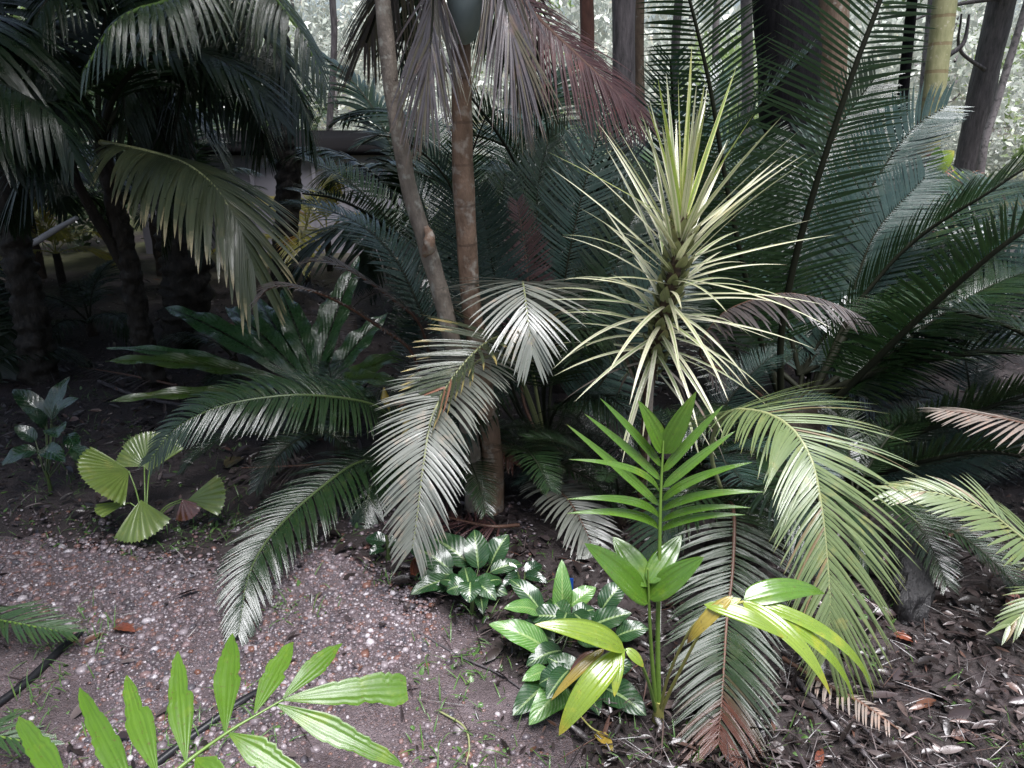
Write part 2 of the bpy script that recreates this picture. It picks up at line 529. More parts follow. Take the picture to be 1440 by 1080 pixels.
M['palm_yellow'] = leaf_mat('yellowing_palm_leaf', (0.24, 0.25, 0.03), (0.38, 0.33, 0.03), rough=.4, spec=.4, trans=.35, wilt=(0.3, .12, .03), wilt_amt=.1)
M['fresh'] = leaf_mat('fresh_green_palm_leaf', (0.07, 0.165, 0.015), (0.115, 0.235, 0.025), tip=(.26, .20, .06), tip_at=.965, rough=.27, spec=.55, trans=.28, mottle=.2)
M['fresh_yellow'] = leaf_mat('yellow_green_palm_leaf', (0.16, 0.27, 0.025), (0.26, 0.36, 0.04), tip=(0.42, 0.36, .05), tip_at=.85, rough=.28, spec=.55, trans=.3, mottle=.25)
M['old_gold'] = leaf_mat('old_gold_leaf', (0.30, 0.22, 0.035), (0.38, 0.30, 0.05), tip=(0.14, 0.04, 0.025), tip_at=.85, rough=.3, spec=.5, trans=.2)
M['old_red'] = leaf_mat('old_red_leaf', (0.12, 0.035, 0.022), (0.2, 0.06, 0.03), rough=.3, spec=.5, trans=.1)
M['fishtail'] = leaf_mat('jagged_green_leaf', (0.075, 0.165, 0.016), (0.12, 0.23, 0.025), tip=(0.30, 0.36, .06), tip_at=.97, rough=.34, spec=.26, trans=.28, mottle=.35)
M['cream'] = leaf_mat('cream_striped_leaf', (0.22, 0.30, 0.10), (0.36, 0.42, 0.20), stripe=(0.66, 0.63, 0.45), stripe_edge=.15, tip=(.35, .15, .06), tip_at=.97, rough=.36, spec=.5, trans=.15, mottle=.1)
M['cream_new'] = leaf_mat('new_lime_striped_leaf', (0.24, 0.38, 0.05), (0.36, 0.46, 0.08), stripe=(0.66, 0.66, 0.30), stripe_edge=.22, rough=.33, spec=.5, trans=.2, mottle=.1)
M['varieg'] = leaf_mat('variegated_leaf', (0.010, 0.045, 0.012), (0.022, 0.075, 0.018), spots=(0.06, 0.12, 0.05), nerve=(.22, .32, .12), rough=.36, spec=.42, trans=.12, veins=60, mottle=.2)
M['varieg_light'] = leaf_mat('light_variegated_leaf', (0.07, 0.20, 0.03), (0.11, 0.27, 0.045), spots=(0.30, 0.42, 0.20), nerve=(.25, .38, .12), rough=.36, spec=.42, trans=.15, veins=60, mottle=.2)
M['nest'] = leaf_mat('nest_fern_leaf', (0.030, 0.090, 0.030), (0.055, 0.13, 0.042), nerve=(0.012, 0.012, 0.008), rough=.27, spec=.6, trans=.12, veins=90, mottle=.3, coat=.2)
M['nest_light'] = leaf_mat('yellow_green_nest_fern_leaf', (0.04, 0.09, 0.014), (0.07, 0.13, 0.022), nerve=(0.03, 0.05, 0.01), rough=.3, spec=.55, trans=.25, veins=90, mottle=.3)  # yellower green than the other nest fern leaves
M['fan'] = leaf_mat('fan_palm_leaf', (0.13, 0.20, 0.035), (0.19, 0.27, 0.055), tip=(.35, .4, .15), tip_at=.97, rough=.36, spec=.5, trans=.25, mottle=.15)
M['shrub'] = leaf_mat('dark_shrub_leaf', (0.010, 0.034, 0.012), (0.018, 0.052, 0.02), nerve=(.03, .07, .04), rough=.24, spec=.6, trans=.1, veins=50)
M['sheath_leaf'] = leaf_mat('pale_leaf_base', (0.20, 0.24, 0.09), (0.34, 0.34, 0.17), tip=(.12, .08, .04), tip_at=.8, rough=.45, spec=.3, trans=.05)
M['weed'] = leaf_mat('weed_leaf', (0.06, 0.15, 0.03), (0.12, 0.24, 0.05), rough=.45, spec=.4, trans=.25)
M['brom'] = leaf_mat('pink_bromeliad_leaf', (0.40, 0.14, 0.15), (0.5, 0.3, 0.2), rough=.4, trans=.2)
M['wood_far'] = leaf_mat('mist_pale_bush_leaf', (0.36, 0.41, 0.33), (0.60, 0.64, 0.56), rough=.45, spec=.5, trans=.3)  # distance mist is put into the pale leaf colour
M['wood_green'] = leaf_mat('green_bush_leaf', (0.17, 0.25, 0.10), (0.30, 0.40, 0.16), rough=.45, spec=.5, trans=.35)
M['wood_dark'] = leaf_mat('dark_bush_leaf', (0.035, 0.06, 0.028), (0.06, 0.10, 0.04), rough=.35, spec=.5, trans=.25)  # even dark green for the left hand bushes and tree crowns
M['stalk_dark'] = plain_mat('dark_stalk', (0.016, 0.018, 0.010), .6, .15)
M['stalk_green'] = plain_mat('green_stalk', (0.13, 0.22, 0.04), .35)
M['stalk_olive'] = plain_mat('olive_stalk', (0.06, 0.09, 0.03), .35)
M['stalk_pale'] = plain_mat('pale_stalk', (0.26, 0.28, 0.13), .4)
M['stalk_brown'] = plain_mat('brown_stalk', (0.11, 0.055, 0.035), .5)
M['stalk_gold'] = plain_mat('gold_stalk', (0.36, 0.34, 0.10), .4)
M['bark_lichen'] = bark_mat('lichen_bark', (0.10, 0.083, 0.066), (0.28, 0.235, 0.19), patch=(0.34, 0.33, 0.28), scale=(24, 24, 11), patch_th=.57, bump=.9)
M['bark_palm'] = bark_mat('ringed_brown_bark', (0.11, 0.068, 0.044), (0.29, 0.19, 0.13), patch=(0.33, 0.28, 0.23), scale=(26, 26, 11), rings=.13, ring_col=(0.09, 0.055, 0.038), patch_th=.52, band=.06, bump=.9)
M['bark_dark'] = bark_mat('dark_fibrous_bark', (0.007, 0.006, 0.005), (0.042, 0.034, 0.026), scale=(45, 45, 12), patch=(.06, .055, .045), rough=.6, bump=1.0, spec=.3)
M['bark_burnt'] = bark_mat('burnt_bark', (0.002, 0.002, 0.0025), (0.010, 0.0095, 0.011), scale=(26, 26, 4), rough=.8, bump=1.2, spec=.08)
M['char'] = bark_mat('wet_charred_wood', (0.006, 0.006, 0.006), (0.026, 0.024, 0.025), scale=(70, 70, 18), rough=.4, bump=1.0, spec=.6)
M['bark_rust'] = bark_mat('rusty_bark', (0.07, 0.045, 0.03), (0.20, 0.14, 0.095), patch=(0.28, .25, .21), scale=(24, 24, 6))
M['bark_ring'] = bark_mat('green_ringed_bark', (0.15, 0.155, 0.065), (0.31, 0.30, 0.16), patch=(.40, .37, .28), scale=(14, 14, 4), rings=.21, ring_col=(.13, .06, .03), band=.13)
M['bark_grey'] = bark_mat('grey_bark', (0.13, 0.11, 0.115), (0.30, 0.27, 0.27), patch=(.10, .09, .09), scale=(7, 7, 2), patch_th=.5)
M['bark_violet'] = bark_mat('dark_grey_bark', (0.018, 0.016, 0.017), (0.12, 0.105, 0.11), scale=(30, 30, 5), bump=1.2)
M['bark_red'] = bark_mat('red_brown_bark', (0.06, 0.025, 0.018), (0.14, 0.06, 0.042), scale=(20, 20, 8), bump=1.0)
M['scale_trunk'] = bark_mat('leaf_base_trunk', (0.012, 0.009, 0.007), (0.06, 0.042, 0.03), scale=(30, 30, 16), bump=1.2)

# ------------------------------------------------------------------ ground
def gz(x, y):
    near = 0.022 * mnoise.noise(Vector((x * 2.1, y * 2.1, 0))) + 0.008 * mnoise.noise(Vector((x * 8, y * 8, 3)))
    far = max(0.0, math.hypot(x, y) - 13.0)
    return near + far * 0.05 - 0.012


def in_poly(x, y, poly):
    c = False
    for i in range(len(poly)):
        (x1, y1), (x2, y2) = poly[i], poly[i - 1]
        if (y1 > y) != (y2 > y) and x < (x2 - x1) * (y - y1) / (y2 - y1) + x1: c = not c
    return c


def ground():
    n = 181
    u = np.linspace(-1, 1, n)
    xs = np.sign(u) * (np.abs(u) * 5 + np.abs(u) ** 6 * 250)
    v = np.linspace(-0.6, 1, n)
    ys = 2.0 + np.sign(v) * (np.abs(v) * 6 + np.abs(v) ** 6 * 300)
    V = np.zeros((n, n, 3)); A = np.zeros((n, n, 4))
    for j in range(n):
        for i in range(n):
            V[j, i] = (xs[i], ys[j], gz(xs[i], ys[j]))
    mb = MB(); mb.grids(V[None], A[None])
    m, nt, N, Lk, b = nodes_of('damp_garden_soil')
    tc = N.new('ShaderNodeTexCoord')
    big = noisen(nt, 0.9, 4, tc.outputs['Object'])
    mid = noisen(nt, 7, 6, tc.outputs['Object'], .7)
    fine = noisen(nt, 60, 5, tc.outputs['Object'], .75)
    soil = rampn(nt, mid, [(0.25, (0.012, 0.009, 0.009)), (0.5, (0.030, 0.022, 0.022)), (0.75, (0.075, 0.056, 0.06))])
    soil = mixc(nt, mathn(nt, 'MULTIPLY', fine, 0.75), soil, (0.035, 0.027, 0.025))
    mossy = mixc(nt, mid, (0.06, 0.075, 0.025), (0.12, 0.12, 0.05))
    sx = N.new('ShaderNodeSeparateXYZ'); Lk.new(tc.outputs['Object'], sx.inputs[0])
    farm = mathn(nt, 'MULTIPLY', mathn(nt, 'SUBTRACT', sx.outputs[1], 5.5), 0.4, True)
    k = mathn(nt, 'MULTIPLY', mathn(nt, 'MULTIPLY', mathn(nt, 'SUBTRACT', big, .42), 6, True), farm)
    # sandy bare track in front
    c = mixc(nt, k, soil, mossy)
    Lk.new(c, b.inputs['Base Color'])
    Lk.new(mathn(nt, 'ADD', 0.38, mathn(nt, 'MULTIPLY', mid, 0.5)), b.inputs['Roughness'])
    bp = N.new('ShaderNodeBump'); bp.inputs['Strength'].default_value = .9; bp.inputs['Distance'].default_value = .02
    Lk.new(mathn(nt, 'ADD', mathn(nt, 'MULTIPLY', mid, 1.0), mathn(nt, 'MULTIPLY', fine, .6)), bp.inputs['Height'])
    Lk.new(bp.outputs[0], b.inputs['Normal'])
    o = mb.build('ground', m)
    tag(o, kind='structure')


ground()

# a sandy trodden track, laid as a sheet just above the soil
TRACK = [G(*p)[:2] for p in [(-300, 800), (0, 740), (330, 800), (470, 770), (640, 870), (740, 950), (800, 1010), (860, 1120), (500, 1300), (-600, 1400)]]


def track():
    cx = np.linspace(-2.6, 0.6, 120); cy = np.linspace(0.7, 2.7, 90)
    V = np.zeros((90, 120, 3)); A = np.zeros((90, 120, 4))
    ins = np.zeros((90, 120), bool)
    for j, y in enumerate(cy):
        for i, x in enumerate(cx):
            w = Vector((x * 5, y * 5, 9))
            xx, yy = x + .10 * mnoise.noise(w), y + .10 * mnoise.noise(w + Vector((7, 3, 1)))
            ins[j, i] = in_poly(xx, yy, TRACK)
            V[j, i] = (x, y, gz(x, y) + (0.005 if ins[j, i] else -0.01))
    idx = np.arange(90 * 120).reshape(90, 120)
    q = np.stack([idx[:-1, :-1], idx[:-1, 1:], idx[1:, 1:], idx[1:, :-1]], -1)
    k = ins[:-1, :-1] | ins[1:, 1:] | ins[1:, :-1] | ins[:-1, 1:]
    mb = MB(); mb.add(V, A, q[k])
    m, nt, N, Lk, b = nodes_of('sandy_track')
    tc = N.new('ShaderNodeTexCoord')
    mid = noisen(nt, 6, 6, tc.outputs['Object'], .7)
    fine = noisen(nt, 110, 5, tc.outputs['Object'], .8)
    c = rampn(nt, mid, [(0.3, (0.08, 0.06, 0.063)), (0.52, (0.20, 0.155, 0.165)), (0.72, (0.36, 0.29, 0.31))])
    c = mixc(nt, mathn(nt, 'MULTIPLY', fine, .75), c, (.05, .04, .038))
    vo = N.new('ShaderNodeTexVoronoi'); vo.inputs['Scale'].default_value = 230
    Lk.new(tc.outputs['Object'], vo.inputs['Vector'])
    sv = N.new('ShaderNodeSeparateColor'); Lk.new(vo.outputs['Color'], sv.inputs[0])
    grit = rampn(nt, sv.outputs[0], [(0, (.05, .04, .04)), (.4, (.13, .10, .106)), (.7, (.22, .17, .18)), (.85, (.15, .08, .06)), (1, (.38, .33, .34))])
    patchy = noisen(nt, 3.5, 4, tc.outputs['Object'])
    c = mixc(nt, mathn(nt, 'MULTIPLY', mathn(nt, 'SUBTRACT', patchy, .36), 3.2, True), c, grit)
    Lk.new(c, b.inputs['Base Color'])
    b.inputs['Roughness'].default_value = .55
    bp = N.new('ShaderNodeBump'); bp.inputs['Strength'].default_value = .8; bp.inputs['Distance'].default_value = .012
    Lk.new(mathn(nt, 'ADD', mathn(nt, 'ADD', mid, fine), mathn(nt, 'MULTIPLY', vo.outputs['Distance'], -1.2)), bp.inputs['Height']); Lk.new(bp.outputs[0], b.inputs['Normal'])
    tag(mb.build('path', m), kind='structure')


track()

# pebbles of the gravel patch
GRAVEL = [G(*p)[:2] for p in [(-60, 770), (60, 745), (230, 775), (330, 790), (450, 770), (560, 800), (620, 870), (600, 920), (500, 960), (470, 1010), (380, 1060), (250, 1100), (90, 1060), (130, 950), (60, 880), (-60, 850)]]


def pebbles():
    ico = []
    ph = (1 + 5 ** .5) / 2
    for s1 in (-1, 1):
        for s2 in (-ph, ph):
            ico += [(0, s1, s2), (s1, s2, 0), (s2, 0, s1)]
    ico = norm(np.array(ico))
    import bmesh
    bm = bmesh.new()
    for p in ico: bm.verts.new(p)
    hull = bmesh.ops.convex_hull(bm, input=bm.verts)
    bm.verts.ensure_lookup_table()
    ico = np.array([v.co[:] for v in bm.verts])
    tri = np.array([[v.index for v in f.verts] for f in bm.faces])
    bm.free()
    pts = []
    poly = GRAVEL
    while len(pts) < 21000:
        x, y = rng.uniform(-2.2, .1), rng.uniform(1.2, 2.6)
        w = mnoise.noise(Vector((x * 4, y * 4, 5)))
        dens = 0.12
        if in_poly(x, y, poly): dens = 0.95 + .8 * w
        elif in_poly(x + .12 * w, y, TRACK): dens = 0.16 + .3 * w
        if rng.random() < dens: pts.append((x, y))
    pts = np.array(pts)
    n = len(pts)
    sz = rng.lognormal(math.log(0.0040), .52, n).clip(.0016, .015)
    S = sz[:, None] * np.stack([rng.uniform(.8, 1.4, n), rng.uniform(.8, 1.2, n), rng.uniform(.45, .8, n)], 1)
    V = ico[None] * S[:, None] * (1 + rng.normal(0, .12, (n, 12, 1)))
    a = rng.uniform(0, 6.28, n); c, s = np.cos(a)[:, None], np.sin(a)[:, None]
    V = np.stack([V[..., 0] * c - V[..., 1] * s, V[..., 0] * s + V[..., 1] * c, V[..., 2]], -1)
    z = np.array([gz(x, y) for x, y in pts]) + .0045 + S[:, 2] * .12
    V = V + np.concatenate([pts, z[:, None]], 1)[:, None]
    A = np.zeros((n, 12, 4)); A[..., 2] = rng.random(n)[:, None]
    T = tri[None] + (np.arange(n) * 12)[:, None, None]
    mb = MB(); mb.add(V, A, None, T)
    m = piece_mat('wet_pebbles', [(0, (.07, .058, .062)), (.25, (.15, .115, .125)), (.42, (.08, .074, .085)), (.55, (.25, .195, .21)), (.68, (.17, .075, .05)),
                                  (.8, (.18, .145, .155)), (.94, (.31, .265, .28)), (1, (.55, .51, .53))], rough=.3, mott=.35, scale=120)
    tag(mb.build('gravel', m), kind='stuff')


pebbles()


def litter():
    """fallen leaves and twigs lying on the soil, too many to count"""
    mb = MB()
    pts = []
    while len(pts) < 30000:
        u = rng.random()
        d = 1.2 + 5.2 * rng.random() ** 1.7
        x = rng.uniform(-.95, 1.0) * d
        k = 1.0
        if in_poly(x, d, TRACK): k = .06
        elif x < -.35 and d < 2.9: k = .55
        if rng.random() < k: pts.append((x, d))
    pts = np.array(pts); n = len(pts)
    z = np.array([gz(x, y) for x, y in pts]) + rng.uniform(.004, .028, n)
    base = np.concatenate([pts, z[:, None]], 1)
    az = rng.uniform(0, 6.28, n)
    el = rng.normal(.05, .32, n)
    d = np.stack([np.cos(az) * np.cos(el), np.sin(az) * np.cos(el), np.sin(el)], 1)
    rl = rng.normal(0, .6, n)
    wd = np.stack([-np.sin(az) * np.cos(rl), np.cos(az) * np.cos(rl), np.sin(rl)], 1)
    tw = rng.random(n) < .32
    L = np.where(tw, rng.uniform(.03, .16, n), np.minimum(.012 + rng.exponential(.018, n), .075))
    W = np.where(tw, rng.uniform(.0015, .004, n), L * rng.uniform(.15, .5, n))
    leaflets(mb, base, d, wd, L, W, 5, rng.uniform(-.1, .5, n), sh_lance, cross=3, fold=.35)
    m = piece_mat('wet_leaf_litter', [(0, (.010, .007, .007)), (.35, (.022, .015, .014)), (.6, (.042, .029, .028)), (.8, (.075, .056, .056)), (.9, (.12, .095, .09)),
                                      (.95, (.11, .045, .025)), (.985, (.15, .125, .12)), (1, (.24, .20, .19))], rough=.3, spec=.55)
    tag(mb.build('leaf_litter', m), kind='stuff')


litter()


def grass():
    mb = MB()
    spots = [(330, 1030, .14, 60), (300, 1050, .14, 60), (265, 1040, .1, 40), (100, 880, .10, 50), (130, 885, .08, 40), (70, 1000, .14, 60), (30, 960, .12, 40), (150, 1060, .12, 50), (90, 920, .1, 40),
             (640, 960, .14, 70), (665, 935, .08, 40), (650, 1060, .16, 50), (700, 1070, .1, 30), (600, 1075, .1, 20), (780, 1060, .1, 20), (1180, 880, .2, 20), (1430, 1060, .07, 30), (1420, 1040, .06, 14), (990, 1040, .1, 50), (1060, 1040, .08, 40),
             (1000, 1035, .1, 30), (290, 735, .14, 90), (210, 760, .14, 50), (80, 740, .2, 60), (320, 740, .12, 60), (650, 900, .14, 40), (740, 820, .12, 40), (700, 850, .12, 40),
             (400, 830, .1, 25), (440, 850, .1, 25), (1120, 1020, .08, 24), (1240, 860, .1, 16), (1330, 990, .2, 20), (40, 700, .2, 40), (370, 860, .1, 25), (920, 1050, .1, 30), (830, 1050, .1, 20), (60, 575, .3, 70), (130, 610, .25, 60), (30, 640, .2, 60), (110, 660, .2, 60), (300, 650, .25, 70), (380, 670, .2, 50), (240, 600, .25, 50), (160, 540, .3, 50), (450, 750, .15, 40), (560, 800, .12, 40), (720, 770, .15, 40)]
    B, D = [], []
    for px, py, r, n in spots:
        g = G(px, py)
        for _ in range(n):
            a, q = rng.uniform(0, 6.28), r * math.sqrt(rng.random())
            x, y = g[0] + q * math.cos(a), g[1] + q * math.sin(a)
            B.append((x, y, gz(x, y)))
            az = rng.uniform(0, 6.28)
            el = rng.uniform(.3, 1.3)
            D.append((math.cos(az) * math.cos(el), math.sin(az) * math.cos(el), math.sin(el)))
    B, D = np.array(B), np.array(D)
    n = len(B)
    wd = norm(np.cross(D, np.array((0, 0, 1.0))))
    small = rng.random(n) < .35
    L = np.where(small, rng.uniform(.012, .03, n), rng.uniform(.025, .085, n))
    W = np.where(small, L * .55, rng.uniform(.0022, .0045, n))
    leaflets(mb, B, D, wd, L, W, 4, rng.uniform(.3, 1.2, n), sh_lance, cross=3, fold=.3)
    tag(mb.build('grass', M['weed']), kind='stuff')


grass()


# ------------------------------------------------------------------ far woodland
def leaf_cloud(n, clumps, rx, ry, rz, size, spread=.28):
    cc = norm(rng.normal(0, 1, (clumps, 3))) * (rng.random((clumps, 1)) ** .45) * np.array((rx, ry, rz))
    which = rng.integers(0, clumps, n)
    p = cc[which] + rng.normal(0, 1, (n, 3)) * np.array((rx, ry, rz)) * spread * .6
    d = norm(rng.normal(0, 1, (n, 3)) + np.array((0, 0, -.25)))
    wd = norm(np.cross(d, norm(rng.normal(0, 1, (n, 3)))))
    L = size * rng.uniform(.6, 1.4, n)
    v = np.stack([p, p + d * (L * .5)[:, None] - wd * (L * .22)[:, None], p + d * L[:, None], p + d * (L * .5)[:, None] + wd * (L * .22)[:, None]], 1)
    a = np.zeros((n, 4, 4))
    a[:, 0, 0] = 0; a[:, 1, 0] = .5; a[:, 2, 0] = 1; a[:, 3, 0] = .5
    a[:, :, 1] = (.5, 0, .5, 1)
    a[:, :, 2] = np.clip(rng.random(clumps)[which] * .7 + rng.random(n) * .3, 0, 1)[:, None]
    mb = MB()
    mb.add(v, a, np.arange(n * 4).reshape(n, 4))
    return mb.mesh('crown', smooth=False)


CLOUDS = {}
for nm, k in (('wood_far', 4), ('wood_green', 2), ('wood_dark', 2)):
    CLOUDS[nm] = [leaf_cloud(2300, 22, 1, 1, 1, .105) for _ in range(k)]
    for me in CLOUDS[nm]: me.materials.append(M[nm])


def branch_mesh(h, r, seed):
    mb = MB()
    rs = np.random.default_rng(seed)
    tube(mb, [(0, 0, -.3), (rs.normal(0, .05) * h, rs.normal(0, .05) * h, h * .5), (rs.normal(0, .08) * h, rs.normal(0, .05) * h, h)], [r, r * .75, r * .4], 8, n=14, bump=.15, seed=seed)
    for _ in range(6):
        z = h * rs.uniform(.3, .9)
        a = rs.uniform(0, 6.28)
        q = np.array((math.cos(a), math.sin(a), .5)) * h * rs.uniform(.15, .35)
        s0 = np.array((0, 0, z))
        tube(mb, [s0, s0 + q * .5 + (0, 0, .05), s0 + q], [r * .35, r * .25, r * .1], 5, n=8, cap=False)
    return mb.mesh('trunk')


TR_MESH = [branch_mesh(1.0, .03, k) for k in range(4)]
for me in TR_MESH: me.materials.append(M['bark_grey'])


def bush(px, d, size, kind, label, name='tree', cat='tree', group=None, zc=None, flat=.8):
    x = (px - 720) / FPX * d * 1.05
    z0 = gz(x, d)
    t = thing(name, (x, d, z0), label, cat, group)
    zc = size * .75 if zc is None else zc
    c = link_mesh('crown', random.choice(CLOUDS[kind]), None, t)
    c.location = (0, 0, zc)
    c.scale = (size, size, size * flat)
    c.rotation_euler = (0, 0, random.uniform(0, 6.28))
    k = link_mesh('trunk', random.choice(TR_MESH), None, t)
    hh = zc + size * flat * .4
    k.scale = (hh, hh, hh)
    k.rotation_euler = (0, 0, random.uniform(0, 6.28))
    return t


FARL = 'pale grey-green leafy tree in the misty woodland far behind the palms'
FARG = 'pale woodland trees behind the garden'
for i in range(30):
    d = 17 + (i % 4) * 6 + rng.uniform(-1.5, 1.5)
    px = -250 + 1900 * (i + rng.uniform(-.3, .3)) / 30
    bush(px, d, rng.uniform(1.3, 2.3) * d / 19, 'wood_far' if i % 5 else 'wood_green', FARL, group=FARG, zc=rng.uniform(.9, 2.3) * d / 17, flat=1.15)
NEARL = 'low bush of small pale leaves at the edge of the woodland'
NEARG = 'low bushes at the woodland edge'
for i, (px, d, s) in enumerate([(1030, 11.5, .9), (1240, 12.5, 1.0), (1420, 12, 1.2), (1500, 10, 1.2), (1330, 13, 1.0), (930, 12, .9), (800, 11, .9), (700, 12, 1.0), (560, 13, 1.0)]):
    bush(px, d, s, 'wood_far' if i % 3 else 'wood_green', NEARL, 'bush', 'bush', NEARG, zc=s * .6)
DKL = 'dark leafy bush in the shade behind the left hand palms'
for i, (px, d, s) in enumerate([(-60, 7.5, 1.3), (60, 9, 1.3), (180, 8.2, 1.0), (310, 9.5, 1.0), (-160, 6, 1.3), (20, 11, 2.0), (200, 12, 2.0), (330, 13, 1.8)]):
    bush(px, d, s, 'wood_dark', DKL, 'bush', 'bush', 'dark bushes behind the left hand palms', zc=s * .8)


def far_trunk(pts, r, mat, label, n=30, bump=.12, name='tree', cat='tree', extra=None, rings=None, side=14, lead=2.5):
    pts = PL(pts)
    up = pts[-1] + norm(pts[-1] - pts[-2]) * lead
    g = pts[0].copy(); g[2] = gz(g[0], g[1])
    if pts[0][2] > g[2] + .05: pts = np.concatenate([[g + (pts[0] - pts[1]) * (1, 0, 0) * .2], pts])
    pts = np.concatenate([pts, [up]])
    root = thing(name, tuple(pts[0]), label, cat)
    mb = MB(); tube(mb, pts, r, side, n=n, bump=bump, bfreq=5, seed=random.random() * 50, rings=rings)
    mb.build('trunk', mat, root)
    # the crown is far above the frame
    c = link_mesh('crown', random.choice(CLOUDS['wood_green']), None, root)
    c.location = tuple(up + (0, 0, 1.0) - pts[0]); c.scale = (1.3, 1.3, 1.0)
    for e in (extra or []):
        mb = MB(); tube(mb, PL(e), [.03, .022, .012], 6, n=16, bump=.15, cap=False)
        mb.build('branch', mat, root)
    return root


far_trunk([(1112, 300, 5.6), (1109, 120, 5.6), (1104, -30, 5.7)], [.22, .2, .195], M['bark_burnt'], 'thick fire blackened tree trunk behind the big cycad fronds', side=24, n=50, lead=4)
far_trunk([(1172, 300, 6.6), (1168, 100, 6.6), (1172, -30, 6.6)], [.13, .12, .115], M['bark_rust'], 'rusty brown tree trunk just right of the blackened trunk', lead=4)
far_trunk([(1298, 300, 6.8), (1310, 160, 6.8), (1322, 60, 6.85), (1333, -30, 6.9)], [.085, .09, .10, .115], M['bark_ring'], 'yellow-green palm trunk with brown rings leaning to the right', name='palm_tree', cat='palm tree', bump=.04, lead=3, n=60, rings=None)
far_trunk([(1290, 280, 8.0), (1306, 120, 8.0), (1318, 0, 8.0)], [.085, .08, .07], M['bark_grey'], 'slim pale grey trunk just left of the ringed palm trunk', lead=4)
far_trunk([(1352, 262, 10.5), (1368, 200, 10.5), (1384, 110, 10.5), (1412, -10, 10.5)], [.17, .16, .155, .14], M['bark_violet'], 'dark leaning tree trunk in the woodland at the right edge', lead=4,
          extra=[[(1412, -4, 10.4), (1340, 8, 10.2), (1280, 30, 10.0)], [(1388, 100, 10.4), (1350, 70, 10.1), (1352, 20, 9.9)], [(1330, 80, 8.5), (1355, 60, 8.5), (1363, 20, 8.5)]])
far_trunk([(1378, 250, 10), (1385, 200, 10), (1400, 150, 10)], [.05, .045, .04], M['bark_grey'], 'thin pale stem beside the dark leaning trunk', lead=1.5)
far_trunk([(1266, 170, 8.6), (1270, 130, 8.6), (1276, 70, 8.6)], [.055, .06, .05], M['bark_burnt'], 'thin broken black stem left of the ringed palm trunk', lead=.6)
far_trunk([(877, 300, 6.4), (877, 100, 6.4), (877, -30, 6.4)], [.092, .088, .085], M['bark_violet'], 'straight dark grey trunk above the yellow striped spiky plant', lead=4, bump=.08)
far_trunk([(898, 200, 8.6), (897, 60, 8.6), (898, -30, 8.6)], [.07, .06, .06], M['bark_rust'], 'thin brown trunk just behind the straight dark grey trunk', lead=4)
far_trunk([(1050, 200, 9), (1051, 100, 9), (1049, -30, 9)], [.065, .06, .055], M['bark_grey'], 'thin grey trunk left of the blackened trunk', lead=4)
far_trunk([(948, 160, 11), (950, 60, 11), (957, -30, 11)], [.06, .055, .05], M['bark_violet'], 'distant slender trunk between the grey and the blackened trunks', lead=4)
far_trunk([(826, 200, 7.2), (826, 60, 7.2), (825, -30, 7.2)], [.065, .06, .055], M['bark_red'], 'reddish slender trunk left of the straight dark grey trunk', lead=3)
far_trunk([(1008, 180, 12), (1006, 60, 12), (1010, -30, 12)], [.05, .045, .04], M['bark_grey'], 'faint distant trunk left of the thin grey trunk', lead=4)
far_trunk([(462, 210, 12), (470, 60, 12), (466, -30, 12)], [.05, .045, .04], M['bark_violet'], 'faint dark stem in the gap left of the two tall stems', lead=4)

# low white shed
W0, W1 = P(300, 225, 7.6), P(560, 225, 7.6)


def boxmb(mb, lo, hi):
    x0, y0, z0 = lo; x1, y1, z1 = hi
    for q in ([(x0, y0, z0), (x1, y0, z0), (x1, y0, z1), (x0, y0, z1)], [(x1, y1, z0), (x0, y1, z0), (x0, y1, z1), (x1, y1, z1)],
              [(x0, y1, z0), (x0, y0, z0), (x0, y0, z1), (x0, y1, z1)], [(x1, y0, z0), (x1, y1, z0), (x1, y1, z1), (x1, y0, z1)],
              [(x0, y0, z1), (x1, y0, z1), (x1, y1, z1), (x0, y1, z1)], [(x0, y1, z0), (x1, y1, z0), (x1, y0, z0), (x0, y0, z0)]):
        mb.add(q, np.zeros((4, 4)), [[0, 1, 2, 3]])


sh = thing('shed', (W0[0], 7.6, 0), 'low white walled shed with a dark roof behind the left hand palms', 'shed')
M['shed_wall'] = plain_mat('white_shed_wall', (.30, .29, .33), .6, .3, .2, 6, .25)
M['shed_roof'] = plain_mat('dark_shed_roof', (.008, .0075, .008), .9, .03, .3, 10)
ztop = P(400, 218, 7.6)[2]
mb = MB(); boxmb(mb, (W0[0] - .8, 7.6, -.1), (W1[0], 9.6, ztop)); mb.build('wall', M['shed_wall'], sh)
for px in (318, 352, 392, 440, 490):
    x = P(px, 225, 7.6)[0]
    mb = MB(); boxmb(mb, (x - .018, 7.575, -.05), (x + .018, 7.597, ztop - .02)); mb.build('post', M['shed_wall'], sh)
mb = MB()
rz0, rz1 = ztop + .003, ztop + .06
mb.add([(W0[0] - 1, 7.52, rz0), (W1[0] + .2, 7.52, rz0), (W1[0] + .2, 9.8, rz1), (W0[0] - 1, 9.8, rz1), (W0[0] - 1, 7.52, rz0 + .07), (W1[0] + .2, 7.52, rz0 + .07), (W1[0] + .2, 9.8, rz1 + .07), (W0[0] - 1, 9.8, rz1 + .07)],
       np.zeros((8, 4)), [[3, 2, 1, 0], [4, 5, 6, 7], [0, 1, 5, 4], [1, 2, 6, 5], [2, 3, 7, 6], [3, 0, 4, 7]])
mb.build('roof', M['shed_roof'], sh)

